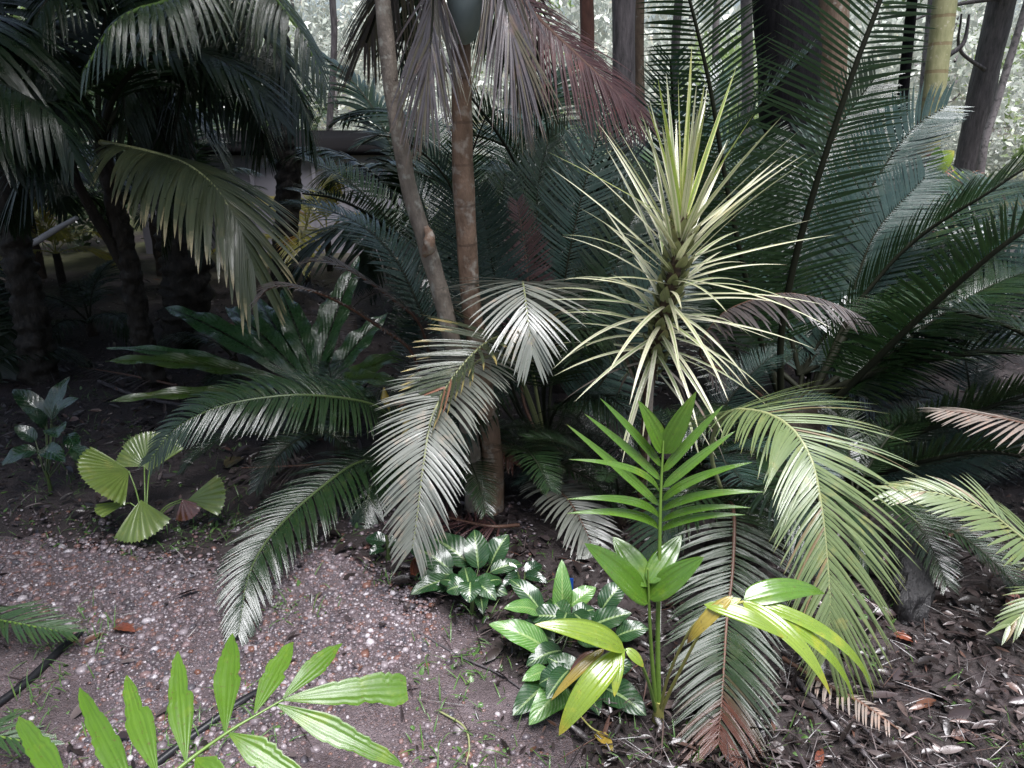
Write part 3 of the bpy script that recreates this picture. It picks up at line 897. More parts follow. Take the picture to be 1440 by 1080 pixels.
# ------------------------------------------------------------------ generic plants made of shared fronds
def arch_curve(el, bend, n=9):
    """unit frond curve in the XZ plane that starts at elevation el and bends down by bend"""
    p = np.zeros(3); out = [p.copy()]
    for k in range(n - 1):
        a = R(el - bend * (k / (n - 2)) ** 1.3)
        p = p + np.array((math.cos(a), 0, math.sin(a))) / (n - 1)
        out.append(p.copy())
    return np.array(out)


def frond_set(els, n, L, W, **k):
    out = []
    for el, bend in els:
        mb, st = frond_mesh(arch_curve(el, bend), n, L, W, **k)
        out.append((mb.mesh('frond'), st.mesh('stalk')))
    return out


CY_EL = [(82, 35), (68, 55), (52, 70), (36, 75), (15, 60), (-8, 35)]
SET = {
    'cycad': frond_set(CY_EL, 80, .19, .0075, ang=(72, 44), vee=16, droop=.2, jit=2.5, s0=.14, nseg=4, rr=.007),
    'palm': frond_set([(85, 60), (70, 85), (55, 105), (35, 105), (10, 80), (-20, 50)], 46, .30, .022, ang=(58, 30), vee=8, droop=.85, s0=.18, nseg=5, rr=.009, shape=sh_palm, miss=.03),
    'feather': frond_set([(80, 60), (60, 80), (40, 85), (20, 70)], 36, .30, .02, ang=(55, 30), vee=10, droop=.5, s0=.2, nseg=5, rr=.006, shape=sh_lance),
}


def generic(root, kind, mat, stalk, base, picks, scale, az0=0.0, spread=137.5, az=None):
    """copies of the shared fronds set round the crown"""
    for i, pk in enumerate(picks):
        me, st = SET[kind][pk % len(SET[kind])]
        key = (me.name, mat)
        if key not in MESH_OF:
            a, b = me.copy(), st.copy()
            a.materials.append(M[mat]); b.materials.append(M[stalk])
            MESH_OF[key] = (a, b)
        a, b = MESH_OF[key]
        f = bpy.data.objects.new('frond', a); col.objects.link(f)
        f.parent = root
        f.location = tuple(np.asarray(base) - np.array(root.location))
        s = scale * random.uniform(.85, 1.12)
        f.scale = (s, s, s)
        f.rotation_euler = (random.uniform(-.08, .08), random.uniform(-.08, .08), R((az[i] if az else az0 + i * spread) + random.uniform(-14 if not az else -4, 14 if not az else 4)))
        g = bpy.data.objects.new('stalk', b); col.objects.link(g)
        g.parent = f


MESH_OF = {}


def auto_plant(name, cat, px, d, label, kind, mat, picks, scale, trunk=0.15, tr=.06, stalk='stalk_dark', bark='scale_trunk', az0=0, group=None, lean=(0, 0)):
    x = (px - 720) / FPX * d * 1.07
    z0 = gz(x, d)
    root = thing(name, (x, d, z0), label, cat, group)
    top = np.array((x + lean[0], d + lean[1], z0 + trunk))
    mb = MB(); tube(mb, [(x, d, z0 - .05), (x + lean[0] * .4, d + lean[1] * .4, z0 + trunk * .5), tuple(top)], [tr * 1.15, tr, tr * .9], 14, n=24, bump=.2, bfreq=9, seed=px)
    mb.build('trunk', M[bark], root)
    generic(root, kind, mat, stalk, top, picks, scale, az0)
    return root


# ------------------------------------------------------------------ the two tall stems in the middle
lt = thing('tree', tuple(G(668, 712)), 'slender curved stem with pale lichen spots and a knob, left of the ringed brown trunk', 'tree')
mb = MB()
lpts = [(667, 716, 2.54), (664, 640, 2.56), (648, 540, 2.55), (628, 445, 2.53), (603, 355, 2.5), (578, 275, 2.48), (563, 200, 2.46), (549, 110, 2.45), (538, 0, 2.45), (530, -120, 2.45), (526, -420, 2.45)]
tube(mb, PL(lpts), [.037, .033, .031, .031, .029, .026, .025, .023, .022, .021, .02], 18, n=90, bump=.10, bfreq=12, seed=3)
mb.build('trunk', M['bark_lichen'], lt)
mb = MB()
kc = P(604, 338, 2.44)
tube(mb, [kc + (-.02, .03, -.05), kc + (.0, -.002, -.02), kc + (.003, -.006, .01), kc + (-.012, .02, .04)], [.012, .020, .018, .008], 12, n=18, bump=.45, bfreq=40, seed=9)
mb.build('knob', M['bark_palm'], lt)
c = link_mesh('crown', CLOUDS['wood_dark'][0], None, lt)
c.location = tuple(P(526, -420, 2.45) + np.array((-.3, .3, .5)) - np.array(lt.location)); c.scale = (.75, .75, .55)

rt = thing('palm_tree', tuple(G(692, 716)), 'small palm with straight ringed brown trunk and blue-green sheath, right of the lichen stem', 'palm tree')
mb = MB()
rpts = [(692, 718, 2.56), (692, 640, 2.58), (676, 520, 2.58), (662, 420, 2.57), (656, 330, 2.56), (651, 240, 2.55), (649, 130, 2.54), (648, 38, 2.53)]
tube(mb, PL(rpts), [.046, .040, .036, .034, .034, .036, .032, .030], 20, n=90, bump=.05, bfreq=10, seed=5)
mb.build('trunk', M['bark_palm'], rt)
M['sheath'] = plain_mat('blue_green_sheath', (.30, .36, .35), .35, .5, .3, 14, .5)
mb = MB()
tube(mb, PL([(649, 46, 2.51), (654, 20, 2.46), (655, -40, 2.44), (651, -130, 2.5), (650, -260, 2.52)]), [.044, .060, .064, .052, .035], 20, n=40, bump=.06, bfreq=6, seed=1)
mb.build('crownshaft', M['sheath'], rt)
top = (650, -150, 2.52)
kw = dict(shape=sh_palm, nseg=7, cross=3, fold=.35, rr=.009)
frond(rt, [top, (635, -175, 2.45), (617, -120, 2.40), (612, -20, 2.39), (604, 95, 2.34), (601, 120, 2.33)], 64, .33, .0095, M['dead_violet'], M['stalk_dark'], 'dead frond with painted grey violet sheen hanging straight down', ang=(34, 8), vee=0, droop=.35, s0=.36, curl=.1, jit=7, prof=[.75, 1, 1, .85, .7], Ls=(1, .9), **kw)
frond(rt, [top, (668, -175, 2.45), (692, -100, 2.41), (704, -20, 2.38), (718, 50, 2.34), (726, 95, 2.33)], 58, .36, .0095, M['dead_violet'], M['stalk_dark'], 'dead frond with painted grey violet sheen right of the trunk', ang=(24, 6), vee=0, droop=.3, s0=.34, curl=.05, jit=6, prof=[.8, 1, 1, .85, .7], **kw)
frond(rt, [top, (668, -120, 2.55), (700, -40, 2.6), (755, 25, 2.62), (815, 82, 2.62), (860, 125, 2.62), (893, 160, 2.62)], 78, .36, .009, M['dead_red'], M['stalk_brown'], 'dead reddish brown frond drooping to the right', ang=(62, 20), vee=-10, droop=.45, s0=.3, curl=.1, Ls=(.8, 1), up=(.3, -.8, 1), **kw)
frond(rt, [top, (625, -150, 2.55), (585, -90, 2.6), (545, -20, 2.65), (515, 60, 2.7)], 56, .34, .011, M['dead_violet'], M['stalk_dark'], ang=(55, 20), vee=-8, droop=.8, s0=.3, curl=.1, **kw)
frond(rt, [top, (660, -160, 2.7), (690, -80, 2.85), (735, 60, 2.95), (760, 150, 2.98)], 40, .36, .018, M['palm'], M['stalk_dark'], ang=(55, 20), vee=-8, droop=.9, s0=.3, curl=.1, **kw)
frond(rt, [top, (640, -170, 2.75), (600, -80, 2.95), (575, 30, 3.05), (570, 90, 3.05)], 36, .34, .018, M['palm'], M['stalk_dark'], ang=(55, 20), vee=-8, droop=.9, s0=.3, curl=.1, **kw)

# ------------------------------------------------------------------ central cycad behind the stems
cb = P(770, 655, 2.86)
ck = thing('cycad', tuple(cb * (1, 1, 0)), 'cycad in the middle whose pale frond hangs in front of the two stems', 'cycad')
mb = MB(); tube(mb, [(cb[0], cb[1], -.05), (cb[0], cb[1], .08), (cb[0], cb[1], .16)], [.10, .11, .06], 16, n=14, bump=.3, bfreq=14); mb.build('trunk', M['scale_trunk'], ck)
b0 = (770, 640, 2.86)
frond(ck, [b0, (745, 560, 2.76), (715, 505, 2.6), (682, 503, 2.48), (640, 537, 2.33), (609, 582, 2.2), (596, 650, 2.09), (588, 715, 2.03), (581, 768, 1.99)], 84, .225, .0092, M['cycad_grey'], M['stalk_pale'], 'pale grey frond with painted sky sheen arching down in front of the stems',
      ang=(78, 34), vee=6, droop=.22, s0=.45, nseg=6, cross=3, fold=.25, prof=[.95, 1, 1.0, .95, .85, .7, .5])
frond(ck, [b0, (735, 540, 2.72), (715, 480, 2.56), (690, 478, 2.44), (655, 508, 2.34), (625, 548, 2.27), (608, 580, 2.24)], 46, .25, .0125, M['cycad_tipped'], M['stalk_pale'], 'dark frond with yellow and red tips beside the stems',
      ang=(72, 40), vee=22, droop=.12, s0=.42, nseg=6, cross=3, fold=.25, prof=[.8, 1, 1, .9, .75, .55])
frond(ck, [b0, (752, 540, 2.8), (738, 440, 2.7), (735, 398, 2.56), (738, 415, 2.42), (743, 455, 2.33), (748, 492, 2.29)], 38, .29, .0125, M['cycad_grey'], M['stalk_pale'], 'grey green frond tip facing forward',
      ang=(84, 22), vee=0, droop=.32, s0=.56, nseg=6, cross=3, fold=.25, prof=[1, 1.05, 1, .85, .62, .42])
frond(ck, [b0, (765, 560, 2.76), (775, 500, 2.66), (800, 468, 2.56), (845, 468, 2.48), (885, 498, 2.42), (905, 530, 2.4)], 52, .22, .011, M['cycad_wilt'], M['stalk_dark'], ang=(62, 30), vee=-6, droop=.45, s0=.35, nseg=5)
frond(ck, [b0, (775, 590, 2.8), (800, 560, 2.7), (838, 552, 2.6), (875, 572, 2.5), (900, 610, 2.45), (912, 650, 2.43)], 50, .2, .010, M['cycad'], M['stalk_dark'], ang=(65, 30), vee=-4, droop=.45, s0=.3, nseg=5)
frond(ck, [b0, (757, 668, 2.72), (772, 680, 2.6), (800, 705, 2.44), (825, 750, 2.32), (842, 800, 2.22)], 44, .17, .012, M['cycad_grey'], M['stalk_brown'], 'glossy grey frond with a reddish midrib near the ground', ang=(78, 40), vee=12, droop=.35, s0=.22, nseg=6, cross=3, fold=.25)
frond(ck, [b0, (735, 560, 2.95), (738, 480, 3.0), (742, 390, 3.05), (733, 320, 3.08), (727, 285, 3.1)], 60, .13, .008, M['dead_red'], M['stalk_brown'], 'brown dying frond standing upright', ang=(75, 45), vee=12, droop=.2, s0=.4, nseg=5, up=(.1, -1, .2))
frond(ck, [b0, (725, 560, 2.98), (705, 450, 3.0), (692, 370, 3.0), (681, 310, 2.95), (672, 270, 2.9)], 64, .19, .010, M['cycad_blue'], M['stalk_dark'], ang=(75, 45), vee=20, droop=.15, s0=.35, nseg=5, up=(.2, -1, .2))
frond(ck, [b0, (700, 560, 3.0), (660, 440, 2.95), (655, 335, 2.85), (630, 255, 2.74), (580, 205, 2.66), (535, 190, 2.6), (508, 203, 2.57)], 84, .17, .009, M['cycad_blue'], M['stalk_dark'], ang=(72, 36), vee=14, droop=.3, s0=.35, nseg=5)
for pts, mt in (([b0, (775, 540, 3.0), (790, 420, 3.1), (812, 300, 3.15), (840, 195, 3.2), (858, 130, 3.2)], 'cycad_blue'),
                ([b0, (762, 520, 3.05), (760, 400, 3.2), (755, 280, 3.3), (770, 200, 3.35)], 'cycad'),
                ([b0, (800, 560, 3.0), (850, 430, 3.05), (880, 330, 3.1), (920, 250, 3.15)], 'cycad'),
                ([b0, (720, 560, 3.05), (690, 450, 3.15), (700, 350, 3.25), (710, 250, 3.3)], 'cycad'),
                ([b0, (800, 600, 2.95), (870, 500, 2.95), (900, 420, 2.95), (960, 360, 3.0)], 'cycad_blue'),
                ([b0, (750, 520, 3.1), (720, 380, 3.25), (740, 260, 3.35), (800, 180, 3.4)], 'cycad')):
    frond(ck, pts, 92, .23, .010, M[mt], M['stalk_dark'], ang=(74, 45), vee=20, droop=.18, s0=.25, nseg=5, up=(0, -1, .25))
for x1, x2, y2 in ((728, 745, 500), (745, 760, 470), (815, 800, 470), (700, 735, 520)):
    pass

# ------------------------------------------------------------------ left cycad
lb = P(575, 640, 2.95)
lk = thing('cycad', (lb[0], lb[1], 0), 'low dark cycad left of the two stems with fronds spreading over the gravel', 'cycad')
mb = MB(); tube(mb, [(lb[0], lb[1], -.05), (lb[0], lb[1], .06), (lb[0], lb[1], .13)], [.09, .1, .05], 14, n=12, bump=.3, bfreq=14); mb.build('trunk', M['scale_trunk'], lk)
b0 = (575, 635, 2.95)
cy = dict(nseg=6, cross=3, fold=.25)
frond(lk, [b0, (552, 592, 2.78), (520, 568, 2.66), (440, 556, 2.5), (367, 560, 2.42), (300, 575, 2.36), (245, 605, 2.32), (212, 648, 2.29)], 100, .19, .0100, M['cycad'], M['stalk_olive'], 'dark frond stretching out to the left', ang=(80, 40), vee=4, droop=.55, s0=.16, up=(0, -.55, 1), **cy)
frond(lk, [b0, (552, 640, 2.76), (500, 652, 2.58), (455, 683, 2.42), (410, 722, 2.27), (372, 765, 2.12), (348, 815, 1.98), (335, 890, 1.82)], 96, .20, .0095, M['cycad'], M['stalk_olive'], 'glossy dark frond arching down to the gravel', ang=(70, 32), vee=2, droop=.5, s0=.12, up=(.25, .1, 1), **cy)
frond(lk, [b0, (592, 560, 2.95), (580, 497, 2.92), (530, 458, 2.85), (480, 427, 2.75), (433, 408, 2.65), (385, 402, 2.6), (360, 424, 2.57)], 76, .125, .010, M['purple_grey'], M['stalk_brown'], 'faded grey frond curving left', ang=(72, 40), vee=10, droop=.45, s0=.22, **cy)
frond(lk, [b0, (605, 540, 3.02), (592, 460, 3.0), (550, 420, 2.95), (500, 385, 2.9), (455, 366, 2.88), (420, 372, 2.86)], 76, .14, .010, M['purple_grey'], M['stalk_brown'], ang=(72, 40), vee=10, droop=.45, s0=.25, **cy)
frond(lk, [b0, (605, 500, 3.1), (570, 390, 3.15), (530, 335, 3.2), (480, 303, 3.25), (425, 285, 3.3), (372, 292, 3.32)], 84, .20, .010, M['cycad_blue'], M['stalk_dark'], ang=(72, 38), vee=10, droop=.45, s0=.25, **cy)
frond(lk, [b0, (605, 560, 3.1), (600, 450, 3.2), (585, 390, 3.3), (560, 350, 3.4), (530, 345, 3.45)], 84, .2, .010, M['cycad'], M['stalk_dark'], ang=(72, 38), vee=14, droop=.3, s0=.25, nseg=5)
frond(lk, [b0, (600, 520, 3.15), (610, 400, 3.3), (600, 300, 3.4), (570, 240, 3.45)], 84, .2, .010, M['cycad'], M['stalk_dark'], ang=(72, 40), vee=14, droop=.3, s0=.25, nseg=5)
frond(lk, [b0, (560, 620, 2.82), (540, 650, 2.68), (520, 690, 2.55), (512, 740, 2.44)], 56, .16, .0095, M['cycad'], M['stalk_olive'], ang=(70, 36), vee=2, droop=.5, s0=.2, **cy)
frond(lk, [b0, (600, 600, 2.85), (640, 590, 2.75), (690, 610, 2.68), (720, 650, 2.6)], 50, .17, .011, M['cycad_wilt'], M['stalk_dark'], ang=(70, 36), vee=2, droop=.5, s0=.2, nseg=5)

# ------------------------------------------------------------------ big cycad on the right
rb = P(1130, 620, 3.0)
rk = thing('cycad', (rb[0], rb[1], 0), 'huge dark cycad on the right with tall fronds rising out of the picture', 'cycad')
mb = MB(); tube(mb, [(rb[0], rb[1], -.05), (rb[0], rb[1], .1), (rb[0], rb[1], .26)], [.15, .17, .09], 18, n=16, bump=.3, bfreq=14); mb.build('trunk', M['scale_trunk'], rk)
b0 = (1130, 610, 3.0)
big = dict(jit=1.6, ang=(66, 48), vee=14, droop=.10, curl=-.05, s0=.22, nseg=6, cross=2)
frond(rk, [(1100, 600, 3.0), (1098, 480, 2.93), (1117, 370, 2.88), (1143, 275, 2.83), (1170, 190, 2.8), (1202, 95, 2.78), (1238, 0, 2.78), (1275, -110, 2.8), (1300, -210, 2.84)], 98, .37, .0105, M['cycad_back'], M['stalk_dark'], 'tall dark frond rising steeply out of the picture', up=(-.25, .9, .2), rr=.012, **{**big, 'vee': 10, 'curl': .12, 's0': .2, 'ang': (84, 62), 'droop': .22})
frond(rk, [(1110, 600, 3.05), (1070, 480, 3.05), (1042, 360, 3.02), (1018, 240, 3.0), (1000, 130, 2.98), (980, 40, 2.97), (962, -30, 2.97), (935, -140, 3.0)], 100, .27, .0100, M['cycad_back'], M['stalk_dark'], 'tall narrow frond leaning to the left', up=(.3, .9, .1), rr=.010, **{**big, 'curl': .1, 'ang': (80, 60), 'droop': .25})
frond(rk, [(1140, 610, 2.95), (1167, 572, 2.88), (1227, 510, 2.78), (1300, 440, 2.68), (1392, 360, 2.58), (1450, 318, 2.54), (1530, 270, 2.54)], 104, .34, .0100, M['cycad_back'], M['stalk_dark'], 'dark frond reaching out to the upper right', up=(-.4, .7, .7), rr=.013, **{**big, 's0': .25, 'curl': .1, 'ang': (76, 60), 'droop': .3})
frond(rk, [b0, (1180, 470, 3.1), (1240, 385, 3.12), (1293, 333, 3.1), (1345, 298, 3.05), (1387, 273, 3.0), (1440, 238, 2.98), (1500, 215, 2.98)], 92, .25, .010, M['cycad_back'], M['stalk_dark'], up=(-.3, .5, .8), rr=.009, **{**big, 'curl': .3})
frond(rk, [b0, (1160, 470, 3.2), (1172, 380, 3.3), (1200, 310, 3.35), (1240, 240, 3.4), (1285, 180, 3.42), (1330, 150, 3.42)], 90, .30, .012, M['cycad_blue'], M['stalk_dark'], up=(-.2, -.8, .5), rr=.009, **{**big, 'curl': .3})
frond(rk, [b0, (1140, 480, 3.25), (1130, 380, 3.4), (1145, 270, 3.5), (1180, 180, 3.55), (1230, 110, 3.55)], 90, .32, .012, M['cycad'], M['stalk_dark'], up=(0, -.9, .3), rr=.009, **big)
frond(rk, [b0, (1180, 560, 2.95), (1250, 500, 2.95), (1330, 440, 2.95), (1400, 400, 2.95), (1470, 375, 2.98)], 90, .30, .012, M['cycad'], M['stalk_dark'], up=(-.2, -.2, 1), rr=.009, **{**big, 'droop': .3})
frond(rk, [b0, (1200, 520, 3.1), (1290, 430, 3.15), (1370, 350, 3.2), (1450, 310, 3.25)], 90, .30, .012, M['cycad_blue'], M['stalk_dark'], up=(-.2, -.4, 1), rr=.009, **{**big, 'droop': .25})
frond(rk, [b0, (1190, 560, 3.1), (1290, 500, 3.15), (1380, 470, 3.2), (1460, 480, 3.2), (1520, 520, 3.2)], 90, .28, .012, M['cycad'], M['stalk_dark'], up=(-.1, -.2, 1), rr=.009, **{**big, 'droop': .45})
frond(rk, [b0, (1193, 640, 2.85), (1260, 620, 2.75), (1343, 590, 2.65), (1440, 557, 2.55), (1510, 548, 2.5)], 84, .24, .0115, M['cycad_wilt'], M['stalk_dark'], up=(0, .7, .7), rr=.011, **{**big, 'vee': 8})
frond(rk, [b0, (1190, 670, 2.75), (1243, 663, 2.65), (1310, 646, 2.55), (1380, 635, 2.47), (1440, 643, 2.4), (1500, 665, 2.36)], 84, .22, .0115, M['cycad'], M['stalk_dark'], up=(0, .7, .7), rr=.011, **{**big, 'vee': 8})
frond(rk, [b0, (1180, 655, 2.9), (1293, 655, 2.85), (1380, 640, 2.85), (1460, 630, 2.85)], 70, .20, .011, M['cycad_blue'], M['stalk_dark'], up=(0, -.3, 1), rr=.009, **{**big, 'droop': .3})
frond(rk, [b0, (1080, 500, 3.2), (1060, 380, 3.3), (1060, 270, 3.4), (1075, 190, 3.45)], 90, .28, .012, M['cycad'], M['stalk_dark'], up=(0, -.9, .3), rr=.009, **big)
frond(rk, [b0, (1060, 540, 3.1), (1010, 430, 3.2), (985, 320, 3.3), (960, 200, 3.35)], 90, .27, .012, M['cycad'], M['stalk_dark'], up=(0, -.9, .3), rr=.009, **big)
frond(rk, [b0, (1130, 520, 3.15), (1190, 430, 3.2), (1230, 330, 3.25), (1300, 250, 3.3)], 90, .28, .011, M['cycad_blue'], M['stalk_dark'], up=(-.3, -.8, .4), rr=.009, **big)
frond(rk, [b0, (1050, 540, 2.95), (985, 500, 2.85), (1010, 448, 2.8), (1050, 425, 2.75), (1100, 413, 2.7), (1150, 420, 2.66), (1190, 435, 2.64), (1214, 448, 2.63)], 74, .22, .010, M['purple_grey'], M['stalk_brown'], 'faded grey pink frond curving to the right', ang=(66, 36), vee=-12, droop=.75, s0=.38, nseg=6, cross=3, fold=.25)
frond(rk, [b0, (1080, 590, 2.9), (1030, 570, 2.8), (985, 580, 2.7), (950, 620, 2.6)], 60, .2, .011, M['cycad'], M['stalk_dark'], ang=(66, 36), vee=-2, droop=.5, s0=.25, nseg=5)
frond(rk, [b0, (1120, 640, 2.8), (1100, 660, 2.66), (1080, 700, 2.5), (1070, 760, 2.35)], 60, .2, .011, M['cycad'], M['stalk_dark'], ang=(66, 36), vee=-2, droop=.4, s0=.25, nseg=5)

generic(rk, 'cycad', 'cycad', 'stalk_dark', rb + (0, 0, .2), [3, 3, 2, 3], 1.75, az=[-24, 14, 40, 150])
generic(rk, 'cycad', 'cycad_blue', 'stalk_dark', rb + (0, .15, .25), [2, 2, 1, 3, 1, 2, 3, 2], 1.8, az=[20, 45, 62, 5, 120, 75, -12, 32])

# ------------------------------------------------------------------ cycad in front on the right (pale arching frond, dark wet frond)
fb = G(1030, 770)
fk = thing('cycad', tuple(fb), 'cycad with a large pale yellow-green frond arching down behind the bright young palm', 'cycad')
mb = MB(); tube(mb, [fb + (0, 0, -.05), fb + (0, 0, .08), fb + (0, 0, .16)], [.08, .09, .05], 14, n=12, bump=.3, bfreq=14); mb.build('trunk', M['scale_trunk'], fk)
b0 = (1030, 730, 2.24)
frond(fk, [b0, (1000, 640, 2.2), (1018, 584, 2.12), (1062, 578, 2.02), (1108, 598, 1.92), (1140, 645, 1.82), (1155, 715, 1.74), (1163, 790, 1.68), (1167, 855, 1.63), (1163, 918, 1.6)], 96, .29, .0100, M['cycad_pale'], M['stalk_pale'], 'pale yellow-green frond arching to the right',
      ang=(74, 24), vee=2, droop=.35, s0=.30, nseg=7, cross=3, fold=.3, prof=[.8, 1, 1.05, 1.05, 1, .95, .85, .6], Ls=(.72, 1.1), up=(0, -.15, 1), shape=sh_palm, miss=.03)
frond(fk, [b0, (1022, 700, 2.16), (1032, 722, 2.0), (1030, 803, 1.84), (1022, 870, 1.73), (1017, 953, 1.57), (1010, 1045, 1.415)], 76, .20, .0098, M['cycad_wilt'], M['stalk_brown'], 'dark wet frond with browned tips reaching the ground', ang=(82, 38), vee=8, droop=.25, s0=.16, nseg=6, cross=3, fold=.25, prof=[.6, .9, 1, 1, 1, .9, .6])
frond(fk, [b0, (1050, 690, 2.18), (1085, 690, 2.06), (1120, 730, 1.98), (1140, 800, 1.9)], 50, .18, .011, M['cycad'], M['stalk_dark'], ang=(74, 36), vee=6, droop=.35, s0=.2, nseg=5, cross=3, fold=.25)
frond(fk, [b0, (1000, 690, 2.2), (970, 690, 2.1), (940, 730, 2.05), (925, 790, 2.0)], 50, .18, .011, M['cycad'], M['stalk_dark'], ang=(74, 36), vee=6, droop=.35, s0=.2, nseg=5)
frond(fk, [b0, (1070, 670, 2.3), (1130, 670, 2.3), (1190, 720, 2.25), (1220, 790, 2.15)], 56, .2, .012, M['cycad'], M['stalk_dark'], ang=(74, 36), vee=6, droop=.4, s0=.2, nseg=5)

# ------------------------------------------------------------------ plant standing right of the frame
ob = np.array((2.35, 2.6, 0))
ok = thing('cycad', tuple(ob), 'cycad at the right edge with pale fronds reaching in over the leaf litter', 'cycad')
mb = MB(); tube(mb, [ob + (0, 0, -.05), ob + (0, 0, .1), ob + (0, 0, .25)], [.1, .11, .06], 12, n=12, bump=.3, bfreq=14); mb.build('trunk', M['scale_trunk'], ok)
o1 = ob + (0, 0, .25)
frond(ok, np.concatenate([PL([(1255, 690, 2.0)]), PL([(1320, 694, 1.98), (1390, 720, 1.95), (1450, 765, 1.94), (1530, 800, 2.0)]), [o1 + (-.25, -.3, .12), o1]])[::-1], 72, .215, .0135, M['cycad_pale'], M['stalk_pale'], 'pale green frond hanging at the right edge', world=True, ang=(66, 24), vee=-2, droop=.4, s0=.2, nseg=6, cross=3, fold=.3, shape=sh_lance, up=(-.15, -.35, 1))
frond(ok, np.concatenate([PL([(1330, 578, 2.25), (1390, 585, 2.25), (1460, 600, 2.25), (1540, 620, 2.3)]), [o1 + (-.2, -.1, .25), o1]])[::-1], 56, .26, .010, M['dead_tan'], M['stalk_brown'], 'faded pinkish frond at the right edge', world=True, ang=(62, 24), vee=-4, droop=.45, s0=.2, nseg=6, cross=3, fold=.3, shape=sh_lance)
frond(ok, np.concatenate([PL([(1420, 880, 1.75), (1470, 840, 1.8), (1560, 800, 1.95)]), [o1 + (-.2, -.25, .2), o1]])[::-1], 50, .2, .013, M['cycad_pale'], M['stalk_pale'], world=True, ang=(62, 24), vee=0, droop=.4, s0=.2, nseg=5, cross=3, fold=.3)
generic(ok, 'cycad', 'cycad', 'stalk_dark', o1, [1, 2, 3, 2, 1, 3, 0], 1.2, 20)

# cycad at the lower left edge, its fronds just reaching in
eb = np.array((-1.75, 1.75, 0))
ek = thing('cycad', tuple(eb), 'cycad standing outside the left edge with frond tips over the gravel', 'cycad')
mb = MB(); tube(mb, [eb + (0, 0, -.05), eb + (0, 0, .1), eb + (0, 0, .2)], [.08, .09, .05], 12, n=10, bump=.3, bfreq=14); mb.build('trunk', M['scale_trunk'], ek)
e1 = eb + (0, 0, .2)
frond(ek, np.concatenate([[e1, e1 + (.12, -.1, .16)], PL([(-60, 860, 1.85), (20, 876, 1.8), (95, 890, 1.76)])]), 44, .17, .010, M['cycad_mid'], M['stalk_green'], world=True, ang=(62, 26), vee=14, droop=.25, s0=.25, nseg=5, cross=3, fold=.25)
frond(ek, np.concatenate([[e1, e1 + (.1, -.25, .2)], PL([(-90, 1020, 1.43), (-10, 1034, 1.39), (60, 1048, 1.37)])]), 44, .15, .010, M['cycad_mid'], M['stalk_green'], world=True, ang=(66, 26), vee=14, droop=.25, s0=.25, nseg=5, cross=3, fold=.25)

# ------------------------------------------------------------------ yellow striped spiky plant
dz = G(905, 752)
dk = thing('dracaena', tuple(dz), 'spiky plant with long cream striped leaves radiating from a thin stem', 'spiky plant')
dp = [(903, 752, 2.45), (904, 660, 2.42), (911, 560, 2.38), (920, 500, 2.35), (936, 432, 2.31), (953, 360, 2.29), (961, 300, 2.28)]
mb = MB(); tube(mb, PL(dp), [.018, .016, .016, .017, .020, .021, .012], 14, n=120, bump=.18, bfreq=60, seed=2)
M['stem_drac'] = bark_mat('ringed_brown_stem', (.045, .025, .015), (.17, .11, .07), scale=(40, 40, 30), rings=.022, ring_col=(.03, .018, .01), band=.35, bump=1.0)
mb.build('stem', M['stem_drac'], dk)
DC, DT, DL = spline(PL(dp), 200)
NL = 100
for i in range(NL):
    u = i / (NL - 1)
    s = .59 + .41 * u ** .9
    j = int(min(199, s * 199))
    az = R(137.508 * i + random.uniform(-9, 9))
    el = np.interp(u, [0, .12, .3, .55, .75, .9, 1], [-26, -8, 12, 30, 46, 64, 86]) + random.gauss(0, 11)
    el = R(el)
    N0, B0 = frame(DT[j:j + 1], (0, -1, 0))
    d = math.cos(el) * (math.cos(az) * N0[0] + math.sin(az) * B0[0]) + math.sin(el) * DT[j]
    wd = norm(np.cross(d, DT[j]))
    if np.linalg.norm(np.cross(d, DT[j])) < .05: wd = B0[0]
    L = np.interp(u, [0, .25, .6, .9, 1], [.43, .45, .48, .48, .42]) * random.uniform(.74, 1.08)
    W = np.interp(u, [0, .5, .85, 1], [.015, .019, .022, .018])
    dr = np.interp(u, [0, .3, .6, 1], [.62, .36, .12, .0]) * random.uniform(.5, 2.8) + .10
    mb = MB()
    leaflets(mb, (DC[j] + .008 * d)[None], d[None], wd[None], L, W, 10, dr, lambda t: min(1, .62 + 1.6 * t) * max(0, 1 - t ** 1.7) ** .85 + .01, fold=.28, cross=5 if False else 3, rnd=np.array([random.random()]))
    # widen to five columns so the margins show
    v = mb.v[0].reshape(1, 11, 3, 3); a = mb.a[0].reshape(1, 11, 3, 4)
    v5 = np.stack([v[:, :, 0], (v[:, :, 0] + v[:, :, 1]) / 2, v[:, :, 1], (v[:, :, 1] + v[:, :, 2]) / 2, v[:, :, 2]], 2)
    a5 = np.stack([a[:, :, 0], (a[:, :, 0] + a[:, :, 1]) / 2, a[:, :, 1], (a[:, :, 1] + a[:, :, 2]) / 2, a[:, :, 2]], 2)
    mb = MB(); mb.grids(v5, a5)
    mb.build('leaf', M['cream_new'] if u > .90 else (M['dead_tan'] if u < .05 else M['cream']), dk)

